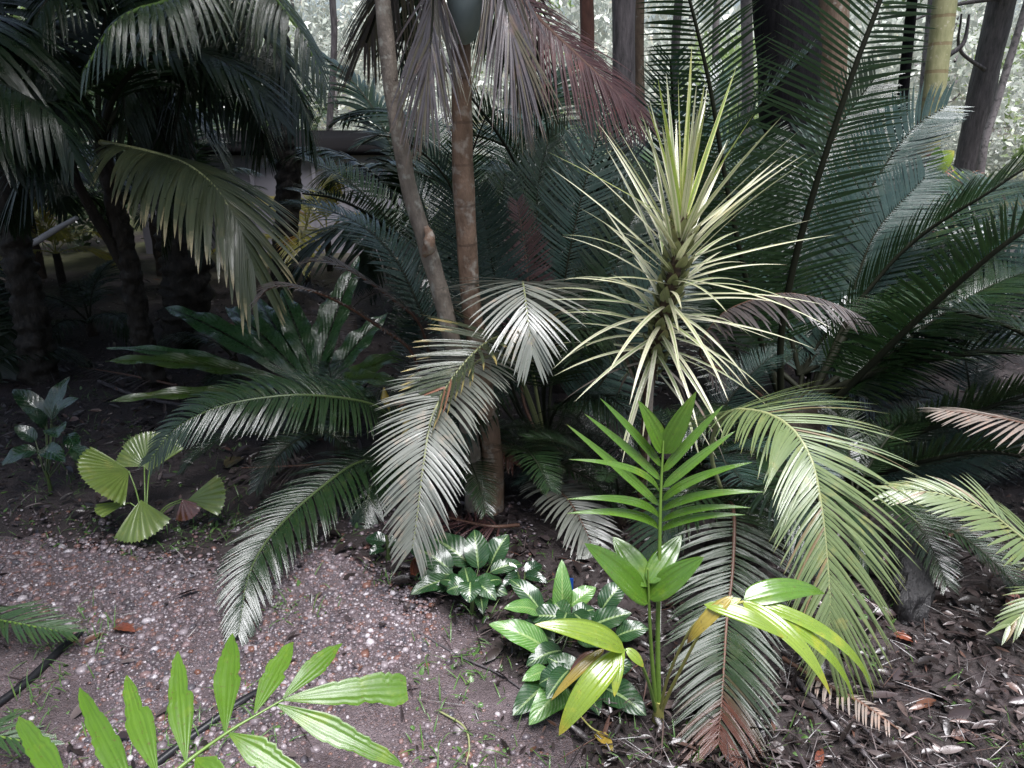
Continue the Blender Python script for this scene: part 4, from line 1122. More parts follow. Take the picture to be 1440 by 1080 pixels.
# pale leaf bases wrapped round the stem, and the finer leaves between the big ones
for nm, cnt, mt in (('leaf_base', 70, 'sheath_leaf'), ('foliage', 20, 'cream')):
    mb = MB()
    for i in range(cnt):
        u = i / (cnt - 1)
        j = int((.58 + .41 * u) * 199)
        az = R(137.508 * i + 60)
        N0, B0 = frame(DT[j:j + 1], (0, -1, 0))
        el = R(random.uniform(52, 74)) if nm == 'leaf_base' else R(np.interp(u, [0, .3, .6, 1], [-40, 5, 35, 78]) + random.gauss(0, 14))
        d = math.cos(el) * (math.cos(az) * N0[0] + math.sin(az) * B0[0]) + math.sin(el) * DT[j]
        wd = norm(np.cross(d, DT[j]))
        rad = .016 * (math.cos(az) * N0[0] + math.sin(az) * B0[0])
        if nm == 'leaf_base':
            leaflets(mb, (DC[j] + rad - .02 * DT[j])[None], d[None], wd[None], random.uniform(.05, .075), .034, 6, .1, sh_lance, fold=.5, cross=3)
        else:
            leaflets(mb, (DC[j] + rad * .5)[None], d[None], wd[None], random.uniform(.28, .44), random.uniform(.011, .017), 9, random.uniform(.1, .9), sh_palm, fold=.3, cross=3)
    o = mb.build(nm, M[mt], dk)
    o['kind'] = 'stuff'

# ------------------------------------------------------------------ bright young palm
yb = G(926, 1010)
yk = thing('young_palm', tuple(yb), 'bright green young palm in the foreground with one upright feather frond', 'palm')
D0 = 1.5
mb = MB(); tube(mb, [yb + (0, 0, -.03), P(927, 985, D0)], [.016, .012], 10, n=10, bump=.2, bfreq=20); mb.build('stem', M['stalk_gold'], yk)


def stalked(name, pts, r, label=None, mat='stalk_green'):
    mb = MB(); tube(mb, PL(pts), r, 10, n=36)
    f = mb.build(name, M[mat], yk)
    if label: f['label'] = label
    return f


f1 = stalked('frond', [(926, 998, D0), (925, 900, D0), (927, 800, D0 + .01), (929, 700, D0 + .03), (933, 620, D0 + .05)], [.008, .0062, .0055, .004, .002], 'upright bright green feather frond')
LF = [((933, 636), (897, 563), 30, .03, 0), ((934, 638), (979, 551), 30, .03, 0), ((931, 657), (844, 560), 15, .03, 0), ((930, 676), (822, 582), 15, .03, 0), ((928, 712), (797, 597), 16, .02, .0), ((928, 694), (800, 646), 13, .16, -.03),
      ((928, 728), (797, 702), 15, .17, -.02), ((927, 744), (797, 722), 16, .17, -.02), ((932, 664), (1017, 570), 15, .03, 0), ((932, 686), (1034, 606), 15, .05, 0), ((931, 704), (1058, 650), 15, .14, 0), ((930, 718), (1075, 692), 14, .16, 0),
      ((930, 733), (1056, 714), 12, .17, 0), ((929, 746), (1048, 724), 13, .17, 0)]
for (bx, by), (tx, ty), w, ar, dd in LF:
    p0 = P(bx, by, D0 + .03 + (746 - by) / 5000); out = abs(tx - bx) / 130
    p1 = P(tx, ty, D0 + .03 + dd + .02 * out - .10 * out * (ty > 620))
    mb = MB(); blade(mb, p0, p1, (0, -.75, 1), w * 1.6 / FPX, ar, lambda t: np.sin(math.pi * np.clip(t, 0, 1) ** .62) ** .8 * .98 + .03 if True else t, 16, 7, fold=.25, s=.5)
    mb.build('leaflet', M['fresh'], f1)
f2 = stalked('frond', [(923, 998, D0), (917, 930, D0 - .01), (914, 880, D0 - .02), (911, 800, D0 - .02)], [.006, .005, .004, .002], 'shorter frond with broad paired lobes')
for (bx, by), (tx, ty), w, dd in (((912, 848), (822, 764), 46, -.06), ((911, 825), (862, 755), 42, .05), ((912, 842), (990, 783), 40, -.05), ((911, 820), (958, 753), 36, .05)):
    mb = MB(); blade(mb, P(bx, by, D0 - .02), P(tx, ty, D0 + dd), (0, -.6, 1), w * 1.6 / FPX, .05, sh_lance, 16, 13, fold=.18, pleat=.07, npl=2.5, s=.5)
    mb.build('leaflet', M['fresh'], f2)
f3 = stalked('frond', [(922, 1000, D0), (912, 960, D0 - .06), (898, 928, D0 - .1), (878, 914, D0 - .12)], [.005, .004, .0035, .003], 'folded frond hanging to the left with a browned edge')
for b_, t_, w, m_, ar in (((878, 914, D0 - .12), (752, 878, D0 - .16), 38, 'fresh_yellow', .13), ((878, 914, D0 - .12), (786, 1034, D0 - .22), 40, 'fresh_yellow', .16), ((872, 914, D0 - .125), (864, 980, D0 - .2), 18, 'fresh_yellow', .1),
                          ((850, 912, D0 - .11), (775, 985, D0 - .18), 16, 'old_gold', .1), ((838, 918, D0 - .12), (800, 950, D0 - .15), 22, 'old_red', .05), ((880, 912, D0 - .115), (905, 938, D0 - .13), 16, 'fresh_yellow', .1)):
    mb = MB(); blade(mb, P(*b_), P(*t_), (-.1, -.5, 1), w * 1.55 / FPX, ar, sh_lance, 18, 17, fold=.12, pleat=.06, npl=3, s=.5)
    mb.build('leaflet', M[m_], f3)
f4 = stalked('frond', [(930, 1000, D0), (948, 960, D0 - .05), (985, 890, D0 - .12), (1015, 857, D0 - .15), (1046, 846, D0 - .16)], [.005, .004, .0035, .003, .003], 'frond arching right with long yellow-tipped lobes', 'stalk_gold')
for b_, t_, w, m_, ar in (((1044, 847, D0 - .16), (1168, 978, D0 - .28), 30, 'fresh_yellow', .16), ((1044, 845, D0 - .155), (1202, 988, D0 - .22), 24, 'fresh_yellow', .17), ((1048, 843, D0 - .15), (1228, 986, D0 - .18), 24, 'fresh_yellow', .19),
                          ((1046, 843, D0 - .15), (1160, 835, D0 - .08), 40, 'fresh', .14)):
    mb = MB(); blade(mb, P(*b_), P(*t_), (.1, -.4, 1), w * 1.5 / FPX, ar, lambda t: np.sin(math.pi * np.clip(t, 0, 1) ** .55) ** .8 + .02, 20, 13, fold=.15, pleat=.06, npl=2.5, s=.5)
    mb.build('leaflet', M[m_], f4)
f5 = stalked('frond', [(928, 1000, D0), (940, 950, D0 - .08), (968, 890, D0 - .16), (990, 865, D0 - .18)], [.004, .0035, .003, .0025], 'yellowing two lobed frond', 'stalk_gold')
for b_, t_, w, m_, ar in (((1030, 838, D0 - .19), (966, 905, D0 - .2), 20, 'old_gold', .14), ((990, 850, D0 - .19), (1104, 898, D0 - .24), 24, 'fresh_yellow', .12), ((990, 868, D0 - .18), (1042, 842, D0 - .17), 24, 'fresh_yellow', .06)):
    mb = MB(); blade(mb, P(*b_), P(*t_), (0, -.5, 1), w * 1.5 / FPX, ar, sh_lance, 16, 11, fold=.15, pleat=.05, npl=2, s=.5)
    mb.build('leaflet', M[m_], f5)

# ------------------------------------------------------------------ jagged leaved palm in the near left corner
kb = np.array((-.62, .62, 0.0))
kk = thing('fishtail_palm', tuple(kb), 'near palm frond with jagged bright green leaflets in the lower left corner', 'palm')
mb = MB(); tube(mb, [kb, kb + (.02, .02, .3), P(150, 1290, .72)], [.014, .011, .009], 10, n=16); mb.build('stem', M['stalk_green'], kk)
mb = MB(); tube(mb, PL([(150, 1290, .72), (195, 1140, .80), (255, 1078, .86), (320, 1030, .92), (365, 1003, .955), (398, 984, .98)]), [.006, .0042, .0035, .0028, .0022, .0015], 10, n=40)
kf = mb.build('frond', M['stalk_green'], kk)


def jag(seed, cut=.86, peak=.5):
    def f(t):
        r_ = np.random.default_rng(seed)
        base = np.interp(t, [0, .12, peak * .7, peak, cut, 1], [.06, .34, .88, 1.0, .55, .06])
        if peak > .7: base = np.interp(t, [0, .15, .5, .86, .93, 1], [.06, .30, .74, 1.0, .94, .62])
        cuts = np.sort(r_.uniform(.38, .97, 4))
        w = base * 1.12
        for c_ in cuts:
            w = w * np.where(t > c_, 1 - .20 * np.exp(-(t - c_) / .10), 1)
        return w * (1 + .025 * r_.normal(size=len(t)) * (t > .4))
    return f


KL = [((98, 1108), .80, (26, 1008), .93, 34, .5), ((190, 1120), .81, (112, 967), .97, 34, .45), ((222, 1092), .83, (178, 950), .99, 36, .5), ((262, 1072), .865, (250, 916), 1.04, 38, .5), ((317, 1030), .92, (327, 891), 1.10, 42, .55),
      ((358, 1003), .95, (412, 903), 1.09, 40, .6), ((398, 982), .98, (481, 905), 1.09, 34, .62), ((400, 984), .98, (572, 968), 1.04, 58, .72), ((388, 990), .975, (566, 1078), .93, 40, .5), ((322, 1031), .92, (430, 1100), .87, 42, .5),
      ((275, 1066), .875, (318, 1110), .83, 40, .5), ((150, 1290), .72, (20, 1120), .8, 30, .5)]
for i, ((bx, by), bd, (tx, ty), td, w, pk) in enumerate(KL):
    mb = MB()
    blade(mb, P(bx, by, bd), P(tx, ty, td), (0, -.55, 1), w * 1.08 / FPX, .03, nl=34, nc=7, fold=.14, wave=.012, wfreq=1.5, pleat=.006, npl=3, wl=jag(i * 2 + 1, .9, pk), wr=jag(i * 2 + 2, .82, pk), s=.5)
    mb.build('leaflet', M['fishtail'], kf)


# ------------------------------------------------------------------ variegated broad leaved plants
def leafy(px, py, label, leaves, cat='leafy plant', name='leafy_plant', mats=('varieg', 'varieg_light'), arch=.12, wave=.04, more=0):
    b = G(px, py)
    leaves = list(leaves)
    for k in range(more):
        a = k * 2.4 + px
        r_ = random.uniform(28, 58)
        d0 = b[1] - .02
        leaves.append((px + 8 * math.cos(a), py - 38 + 6 * math.sin(a), d0 + .03 * math.sin(a), px + r_ * 1.2 * math.cos(a), py - 30 - r_ * .55 * math.sin(a) - random.uniform(-14, 10), d0 + r_ / 330 * math.sin(a), random.uniform(22, 32), 0))
    root = thing(name, tuple(b), label, cat)
    mb = MB(); tube(mb, [b + (0, 0, -.03), b + (.005, 0, .04), b + (0, 0, .09)], [.008, .007, .005], 10, n=10, bump=.2, bfreq=20); mb.build('stem', M['stalk_olive'], root)
    for i, (bx, by, bd, tx, ty, td, w, mi) in enumerate(leaves):
        p0, p1 = P(bx, by, bd), P(tx, ty, td)
        for q in (p0, p1): q[2] = max(q[2], .02)
        mb = MB()
        blade(mb, p0, p1, (0, -.45, 1), w * np.linalg.norm(p0 - (0, 0, 1.5)) / FPX, arch * random.uniform(.6, 1.5), sh_lance, 18, 9, fold=.22, wave=wave, wfreq=2.5, s=.5)
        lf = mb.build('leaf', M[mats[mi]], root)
        mb = MB(); tube(mb, [b + (0, 0, .05), (b + p0) / 2 + (0, 0, .02), p0], [.003, .0025, .002], 6, n=10, cap=False); mb.build('stalk', M['stalk_olive'], lf)
    return root


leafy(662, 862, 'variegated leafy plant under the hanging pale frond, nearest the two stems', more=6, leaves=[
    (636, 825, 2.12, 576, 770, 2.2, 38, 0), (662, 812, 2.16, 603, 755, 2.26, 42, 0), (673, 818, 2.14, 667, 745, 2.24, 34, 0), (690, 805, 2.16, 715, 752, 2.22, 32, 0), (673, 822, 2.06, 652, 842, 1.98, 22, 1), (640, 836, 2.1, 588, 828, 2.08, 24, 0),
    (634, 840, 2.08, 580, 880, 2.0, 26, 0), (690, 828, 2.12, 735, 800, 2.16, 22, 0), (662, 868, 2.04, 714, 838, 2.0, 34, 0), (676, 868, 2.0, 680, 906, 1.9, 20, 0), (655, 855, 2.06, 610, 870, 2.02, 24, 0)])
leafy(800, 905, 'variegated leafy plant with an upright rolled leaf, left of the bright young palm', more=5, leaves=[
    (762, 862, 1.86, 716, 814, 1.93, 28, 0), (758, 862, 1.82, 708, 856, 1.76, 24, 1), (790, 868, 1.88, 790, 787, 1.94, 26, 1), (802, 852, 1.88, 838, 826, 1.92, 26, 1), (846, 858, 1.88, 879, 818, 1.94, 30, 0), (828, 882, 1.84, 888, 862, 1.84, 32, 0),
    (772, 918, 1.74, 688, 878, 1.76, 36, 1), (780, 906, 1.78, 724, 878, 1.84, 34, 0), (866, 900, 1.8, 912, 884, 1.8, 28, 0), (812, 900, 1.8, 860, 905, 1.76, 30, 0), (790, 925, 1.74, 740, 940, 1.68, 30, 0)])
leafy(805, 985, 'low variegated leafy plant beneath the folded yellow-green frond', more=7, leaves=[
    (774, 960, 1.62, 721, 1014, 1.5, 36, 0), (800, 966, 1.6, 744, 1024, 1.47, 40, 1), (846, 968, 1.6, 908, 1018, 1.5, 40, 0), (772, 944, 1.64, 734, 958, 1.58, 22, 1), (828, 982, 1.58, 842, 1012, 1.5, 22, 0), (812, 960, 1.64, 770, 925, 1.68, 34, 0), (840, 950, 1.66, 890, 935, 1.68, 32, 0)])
leafy(70, 690, 'dark glossy broad leaved shrub in the shade at the left edge', [
    (66, 590, 3.0, 18, 548, 3.05, 24, 0), (72, 590, 3.0, 98, 530, 3.1, 24, 0), (74, 596, 2.96, 112, 560, 2.96, 22, 0), (64, 600, 2.95, 30, 574, 2.9, 20, 0), (80, 600, 2.85, 82, 615, 2.75, 26, 0), (96, 610, 2.85, 112, 640, 2.76, 18, 0), (52, 634, 2.75, 3, 655, 2.7, 24, 0), (60, 630, 2.75, 92, 650, 2.65, 22, 0), (50, 620, 2.8, 20, 600, 2.8, 18, 0),
    (100, 630, 2.75, 140, 660, 2.7, 20, 0)], mats=('shrub',), name='shrub', cat='shrub')
leafy(545, 785, 'small dark leafy plant under the pale hanging frond tip', [(545, 782, 2.3, 515, 768, 2.32, 22, 0), (548, 780, 2.3, 560, 768, 2.3, 18, 0), (540, 785, 2.26, 520, 790, 2.22, 16, 0)], mats=('shrub',))
leafy(735, 850, 'small dark leafy seedling between the two variegated plants', [(728, 838, 2.12, 700, 812, 2.14, 18, 0), (738, 836, 2.12, 762, 808, 2.16, 20, 0), (738, 842, 2.1, 770, 838, 2.06, 16, 0), (730, 842, 2.1, 706, 842, 2.04, 16, 0)], mats=('shrub',))

# ------------------------------------------------------------------ bird's nest fern
nb = G(432, 590)
nk = thing('fern', tuple(nb), "nest fern with broad wavy strap leaves in the shade left of centre", 'fern')
mb = MB(); tube(mb, [nb + (0, 0, -.03), nb + (0, 0, .08), nb + (0, 0, .16)], [.08, .09, .06], 14, n=10, bump=.3, bfreq=16); mb.build('stem', M['scale_trunk'], nk)
for bx, by, bd, tx, ty, td, w, m_, ar in ((424, 540, 3.38, 232, 432, 3.75, 44, 'nest', .07), (430, 535, 3.4, 318, 432, 3.9, 46, 'nest', .06), (445, 535, 3.42, 395, 408, 3.95, 46, 'nest', .04), (410, 540, 3.3, 148, 508, 3.25, 30, 'nest_light', .07), (415, 545, 3.36, 150, 490, 3.4, 22, 'nest', .08),
                                          (420, 545, 3.25, 330, 548, 3.05, 30, 'nest', .08), (400, 560, 3.25, 152, 565, 2.95, 24, 'nest_light', .06), (450, 540, 3.42, 468, 410, 3.9, 44, 'nest', .04), (455, 545, 3.38, 545, 440, 3.7, 42, 'nest', .05), (455, 550, 3.3, 596, 492, 3.3, 34, 'nest_light', .06),
                                          (445, 550, 3.25, 520, 560, 3.05, 36, 'nest', .09), (440, 540, 3.42, 505, 360, 4.0, 44, 'nest', .03), (435, 555, 3.2, 420, 580, 2.95, 36, 'nest_light', .1), (432, 538, 3.4, 360, 420, 4.0, 42, 'nest', .05), (450, 548, 3.3, 560, 535, 3.15, 34, 'nest_light', .08)):
    p0, p1 = P(bx, by, bd), P(tx, ty, td)
    p1[2] = max(p1[2], .03)
    mb = MB()
    blade(mb, p0, p1, (0, -.5, 1), w * 3.6 / FPX, ar, lambda t: np.clip(np.minimum(.22 + 1.6 * t, 1) * (1 - t ** 3) ** .8, 0, 1) + .02, 26, 9, fold=.2, wave=.09, wfreq=4, s=.5)
    mb.build('leaf', M[m_], nk)

# ------------------------------------------------------------------ fan palm seedling
ab = G(205, 752)
ak = thing('fan_palm', tuple(ab), 'small fan palm seedling with round pleated pale green leaves beside the gravel', 'palm')


def fan(hub, mid, up, spread, mat, stalk_from, npl=15, label=None, droop=.12, notch=.0):
    hub, mid = np.asarray(hub), np.asarray(mid)
    ax = mid - hub; Rr = np.linalg.norm(ax); ax = ax / Rr
    n_ = norm(np.asarray(up, float) - (np.asarray(up, float) @ ax) * ax)
    sd_ = np.cross(ax, n_)
    na, nr = npl * 4 + 1, 9
    th = np.linspace(-R(spread), R(spread), na)
    rr = np.linspace(0.02, 1, nr)
    V = np.zeros((nr, na, 3)); A = np.zeros((nr, na, 4))
    saw = 2 * np.abs(((np.arange(na) / 4) % 1) - .5) - .5
    edge = 1 - .05 * (np.arange(na) % 2) - .05 * np.abs(th / R(spread)) ** 2
    for i, r_ in enumerate(rr):
        q = Rr * r_ * np.where(r_ > .95, edge, 1)[:, None] * (np.cos(th)[:, None] * ax + np.sin(th)[:, None] * sd_)
        V[i] = hub + q + n_ * (saw * Rr * .032 * r_)[:, None] - n_ * (droop * Rr * r_ ** 2 * (1 + .6 * np.sin(th * 1.3 + 1) ** 2))[:, None]
        A[i, :, 0] = r_; A[i, :, 1] = np.linspace(0, 1, na); A[i, :, 2] = random.random() * 0 + .4; A[i, :, 3] = .5
    mb = MB(); mb.grids(V[None], A[None])
    f = mb.build('leaf', mat, ak)
    if label: f['label'] = label
    mb = MB(); tube(mb, [stalk_from, (np.asarray(stalk_from) + hub) / 2 + (0, .01, .03), hub], [.0035, .003, .0025], 6, n=14, cap=False)
    mb.build('stalk', M['stalk_green'], f)


fan(P(181, 662, 2.5), P(120, 664, 2.36), (-.1, -.75, .7), 62, M['fan'], ab)
fan(P(203, 656, 2.56), P(168, 632, 2.58), (.1, -.8, .6), 36, M['fan'], ab, 6)
fan(P(210, 663, 2.56), P(214, 606, 2.62), (.1, -.8, .6), 52, M['fan'], ab)
fan(P(198, 703, 2.42), P(196, 755, 2.28), (0, -.75, .7), 42, M['fan'], ab, 8)
fan(P(264, 703, 2.48), P(312, 692, 2.46), (0, -.7, .7), 34, M['fan'], ab, 6)
fan(P(183, 707, 2.42), P(134, 714, 2.34), (0, -.3, 1), 24, M['fan'], ab, 4)
fan(P(256, 702, 2.47), P(268, 728, 2.42), (0, -.7, .7), 44, M['old_red'], ab, 5, label='withered red brown leaf')

# ------------------------------------------------------------------ dark palms on the left
def palm(px_b, d_b, pts, r, name, label, picks, scale, mat='palm', az0=0, bark='bark_dark', cat='palm tree', kind='palm'):
    g = np.array((P(px_b, 500, d_b)[0], d_b, 0))
    pts = np.concatenate([[g + (0, 0, -.08)], PL(pts)])
    root = thing(name, tuple(g), label, cat)
    mb = MB(); tube(mb, pts, r, 26, n=110, bump=.34, bfreq=22, seed=px_b); mb.build('trunk', M[bark], root)
    generic(root, kind, mat, 'stalk_dark', pts[-1], picks, scale, az0)
    return root


pA = palm(48, 4.0, [(40, 430, 4.02), (18, 330, 4.05), (2, 230, 4.1), (-10, 100, 4.1)], [.10, .085, .08, .075, .07], 'palm_tree', 'dark palm with a slanting trunk at the left edge', [1, 2, 4, 2, 3], 1.5, az0=100)
pB = palm(212, 3.95, [(195, 450, 3.9), (182, 370, 3.85), (160, 280, 3.8), (140, 200, 3.8)], [.07, .06, .052, .042, .03], 'palm_tree', 'dark clumping palm with splayed stems, right of the slanting trunk', [0, 1, 2, 1, 3, 2, 1], 1.5, az0=70)
mb = MB(); tube(mb, PL([(190, 400, 3.88), (150, 330, 3.8), (115, 270, 3.7), (95, 215, 3.65)]), [.035, .03, .025, .018], 10, n=24, bump=.15); mb.build('stem', M['bark_dark'], pB)
mb = MB(); tube(mb, PL([(192, 410, 3.88), (165, 300, 3.95), (150, 200, 4.0), (155, 90, 4.05)]), [.035, .03, .025, .018], 10, n=24, bump=.15); mb.build('stem', M['bark_dark'], pB)
pC = palm(262, 4.7, [(262, 380, 4.7), (245, 250, 4.72), (225, 120, 4.75), (210, -60, 4.75)], [.145, .14, .14, .15, .15], 'palm_tree', 'thick dark shaggy palm trunk behind the drooping dusty frond', [1, 2, 1, 2, 0, 2, 1], 1.7, az0=20)
pk = dict(shape=sh_palm, nseg=7, cross=3, fold=.3, rr=.011)
c0 = (225, -80, 4.6)
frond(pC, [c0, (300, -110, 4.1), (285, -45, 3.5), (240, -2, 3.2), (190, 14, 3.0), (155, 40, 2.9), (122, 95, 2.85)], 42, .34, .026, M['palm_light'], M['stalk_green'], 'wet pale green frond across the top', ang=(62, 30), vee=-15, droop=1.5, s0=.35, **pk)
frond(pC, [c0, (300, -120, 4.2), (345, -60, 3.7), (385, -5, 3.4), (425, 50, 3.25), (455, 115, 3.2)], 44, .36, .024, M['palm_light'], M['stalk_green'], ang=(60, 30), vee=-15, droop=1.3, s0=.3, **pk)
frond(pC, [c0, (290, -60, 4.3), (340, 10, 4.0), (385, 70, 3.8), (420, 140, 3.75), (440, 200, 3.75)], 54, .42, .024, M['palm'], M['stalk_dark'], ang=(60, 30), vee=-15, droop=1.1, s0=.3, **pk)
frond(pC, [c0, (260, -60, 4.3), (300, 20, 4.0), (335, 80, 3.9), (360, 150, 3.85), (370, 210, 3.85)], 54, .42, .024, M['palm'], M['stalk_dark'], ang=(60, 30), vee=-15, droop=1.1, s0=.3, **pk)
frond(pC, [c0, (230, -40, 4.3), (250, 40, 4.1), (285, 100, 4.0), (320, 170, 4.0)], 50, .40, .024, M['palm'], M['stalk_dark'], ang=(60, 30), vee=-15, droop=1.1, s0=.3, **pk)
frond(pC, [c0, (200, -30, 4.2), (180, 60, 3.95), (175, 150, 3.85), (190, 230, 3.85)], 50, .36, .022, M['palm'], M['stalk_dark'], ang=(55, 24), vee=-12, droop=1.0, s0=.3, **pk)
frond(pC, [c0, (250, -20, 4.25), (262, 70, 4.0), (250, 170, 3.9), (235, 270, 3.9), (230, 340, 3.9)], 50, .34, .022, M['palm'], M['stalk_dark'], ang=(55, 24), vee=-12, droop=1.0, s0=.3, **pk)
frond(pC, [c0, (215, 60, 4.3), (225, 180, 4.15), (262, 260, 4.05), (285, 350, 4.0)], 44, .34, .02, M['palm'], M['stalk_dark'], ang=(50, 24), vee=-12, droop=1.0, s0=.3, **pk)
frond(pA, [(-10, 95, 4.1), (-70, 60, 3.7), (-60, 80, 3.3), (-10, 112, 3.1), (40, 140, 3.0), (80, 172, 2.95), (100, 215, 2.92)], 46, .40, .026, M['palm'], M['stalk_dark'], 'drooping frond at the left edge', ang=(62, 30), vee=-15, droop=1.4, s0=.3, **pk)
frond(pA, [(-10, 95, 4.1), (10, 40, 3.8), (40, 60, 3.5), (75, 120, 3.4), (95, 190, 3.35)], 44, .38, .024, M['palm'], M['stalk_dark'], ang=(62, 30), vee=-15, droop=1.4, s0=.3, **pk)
frond(pB, [(140, 200, 3.8), (165, 205, 3.55), (215, 216, 3.35), (262, 232, 3.15), (300, 262, 2.98), (328, 305, 2.88), (350, 365, 2.82)], 56, .50, .034, M['palm_grey'], M['stalk_pale'], 'dusty grey green frond drooping with worn tips', ang=(60, 16), vee=-6, droop=.75, s0=.2, prof=[.5, .8, .95, 1, .9, .75, .6], **{**pk, 'nseg': 9}, miss=.05)
for pts in ([(140, 200, 3.8), (100, 130, 3.7), (50, 110, 3.5), (0, 140, 3.4), (-40, 200, 3.4)], [(155, 90, 4.05), (150, 0, 4.0), (110, -30, 3.8), (60, 10, 3.6), (30, 80, 3.5)], [(95, 215, 3.65), (70, 200, 3.5), (40, 230, 3.4), (10, 300, 3.4)]):
    frond(pB, pts, 40, .34, .024, M['palm'], M['stalk_dark'], ang=(60, 26), vee=-10, droop=1.0, s0=.2, **pk)
palm(400, 5.6, [(406, 260, 5.6), (398, 200, 5.6), (392, 100, 5.6), (385, 0, 5.6)], [.085, .085, .085, .08, .075], 'palm_tree', 'slim dark palm trunk standing in front of the white shed', [0, 1, 0, 1], 1.2, az0=200)
for (px, d, sc, az, lab) in ((446, 6.1, .85, 10, 'yellowing palm before the white shed, right of the slim dark trunk'), (478, 6.8, .7, 60, 'yellow-green palm behind the curved lichen stem'), (118, 5.8, .55, 160, 'low yellow leaved palm between the dark trunks at the left')):
    auto_plant('palm', 'palm', px, d, lab, 'feather', 'palm_yellow', [0, 1, 2, 1, 3, 2, 3], sc, .35, .03, 'stalk_gold', 'bark_dark', az)

# unseen trees added left of the frame to shade the left hand palms
for (x, y, h, s, lab) in ((-3.3, 1.3, 4.7, 1.75, 'unseen tree added outside the left edge to cast shade, nearer one'), (-5.2, 4.0, 5.0, 2.4, 'unseen tree added outside the left edge to cast shade, farther one'), (-3.5, 4.7, 5.0, 1.9, 'unseen tree added to shade the dark left hand palms from above')):
    t = thing('tree', (x, y, gz(x, y)), lab, 'tree')
    k = link_mesh('trunk', TR_MESH[0], None, t); k.scale = (h, h, h)
    for q in range(2):
        c = link_mesh('crown', CLOUDS['wood_dark'][q], None, t); c.location = (1.4, .2 if y < 2 else -.9, h); c.scale = (s, s, s * .6); c.rotation_euler = (0, 0, q * 1.3)

# added tree: its crown above the frame darkens the back of the middle
t = thing('tree', (.1, 4.9, gz(.1, 4.9)), 'slim tree added behind the middle cycads, its crown above the picture to cast shade', 'tree')
k = link_mesh('trunk', TR_MESH[1], None, t); k.scale = (1.0, 1.0, 5.2)
for q in range(2):
    c = link_mesh('crown', CLOUDS['wood_dark'][q], None, t); c.location = (.35, -2.3 + q * .5, 4.9); c.scale = (1.3, 1.0, .6); c.rotation_euler = (0, 0, q * 2.0)

# filling plants behind
FILL = [
    ('cycad', 800, 3.9, 'dark cycad just behind the middle one, below the reddish frond', 'cycad', 'cycad', [0, 1, 2, 1, 0, 2, 1, 3, 2, 1, 0], 1.55),
    ('cycad', 930, 4.2, 'dark cycad behind the yellow striped spiky plant', 'cycad', 'cycad_blue', [0, 1, 2, 1, 0, 2, 1, 3, 2, 1, 0], 1.6),
    ('cycad', 625, 4.3, 'dark cycad behind the two tall stems', 'cycad', 'cycad', [0, 1, 2, 1, 0, 1], 1.3),
    ('cycad', 490, 4.6, 'grey cycad behind the nest fern', 'cycad', 'purple_grey', [3, 4, 3, 4], .7),
    ('cycad', 1200, 4.4, 'bluish cycad behind the huge right hand one', 'cycad', 'cycad_blue', [2, 3, 2, 3, 4, 2, 3], 1.1),
    ('cycad', 1390, 4.6, 'bluish cycad at the right edge below the leaning trunk', 'cycad', 'cycad_blue', [2, 3, 4, 3, 2], .8),
    ('cycad', 1090, 4.6, 'dark cycad in front of the blackened trunk', 'cycad', 'cycad', [2, 1, 2, 3, 2, 1, 3, 2], 1.25),
    ('cycad', 1300, 5.6, 'pale glaucous cycad below the ringed palm trunk', 'cycad', 'cycad_blue', [2, 3, 3, 2, 4, 2, 3], .95),
    ('palm', 700, 5.2, 'dark feather palm behind the brown ringed trunk', 'palm', 'palm', [0, 1, 2, 1, 3, 2, 4, 3, 2], 1.7),
    ('palm', 850, 5.6, 'dark feather palm behind the dead reddish frond', 'feather', 'cycad_mid', [1, 2, 1, 3, 2, 3], 1.1),
    ('palm', 930, 5.4, 'green palm with an arching frond right of the straight dark grey trunk', 'feather', 'cycad_mid', [0, 2, 1, 3, 2, 1], 1.15),
    ('palm', 585, 6.0, 'dark feather palm left of the curved lichen stem', 'palm', 'palm', [0, 1, 2, 1, 3, 2, 3], 1.5),
    ('palm', 255, 6.6, 'dark low palm behind the shaggy trunk, against the shed wall', 'palm', 'palm', [0, 1, 2, 1, 3, 2], .8),
    ('palm', 352, 6.9, 'dark low palm against the white shed wall', 'palm', 'palm', [0, 1, 2, 1, 3, 2], .55),
    ('palm', 300, 6.3, 'dark low palm left of the white shed wall', 'palm', 'palm', [0, 1, 2, 1, 3, 2], .75),
    ('palm', 90, 6.5, 'dark palm far back between the left hand trunks', 'palm', 'palm', [0, 1, 2, 1, 3, 2, 3, 4], 1.6),
    ('palm', 290, 7.0, 'dark palm far back beside the shaggy trunk', 'palm', 'palm', [0, 1, 0, 1, 2, 0], 1.4),
    ('palm', -60, 5.0, 'dark palm outside the left edge', 'palm', 'palm', [0, 1, 2, 1, 3, 2, 3, 4], 1.9),
]
for i, (nm, px, d, lab, kind, mat, picks, sc) in enumerate(FILL):
    auto_plant(nm, nm, px, d, lab, kind, mat, picks, sc, .18 if kind == 'cycad' else .5, .09 if kind == 'cycad' else .05, az0=i * 47)

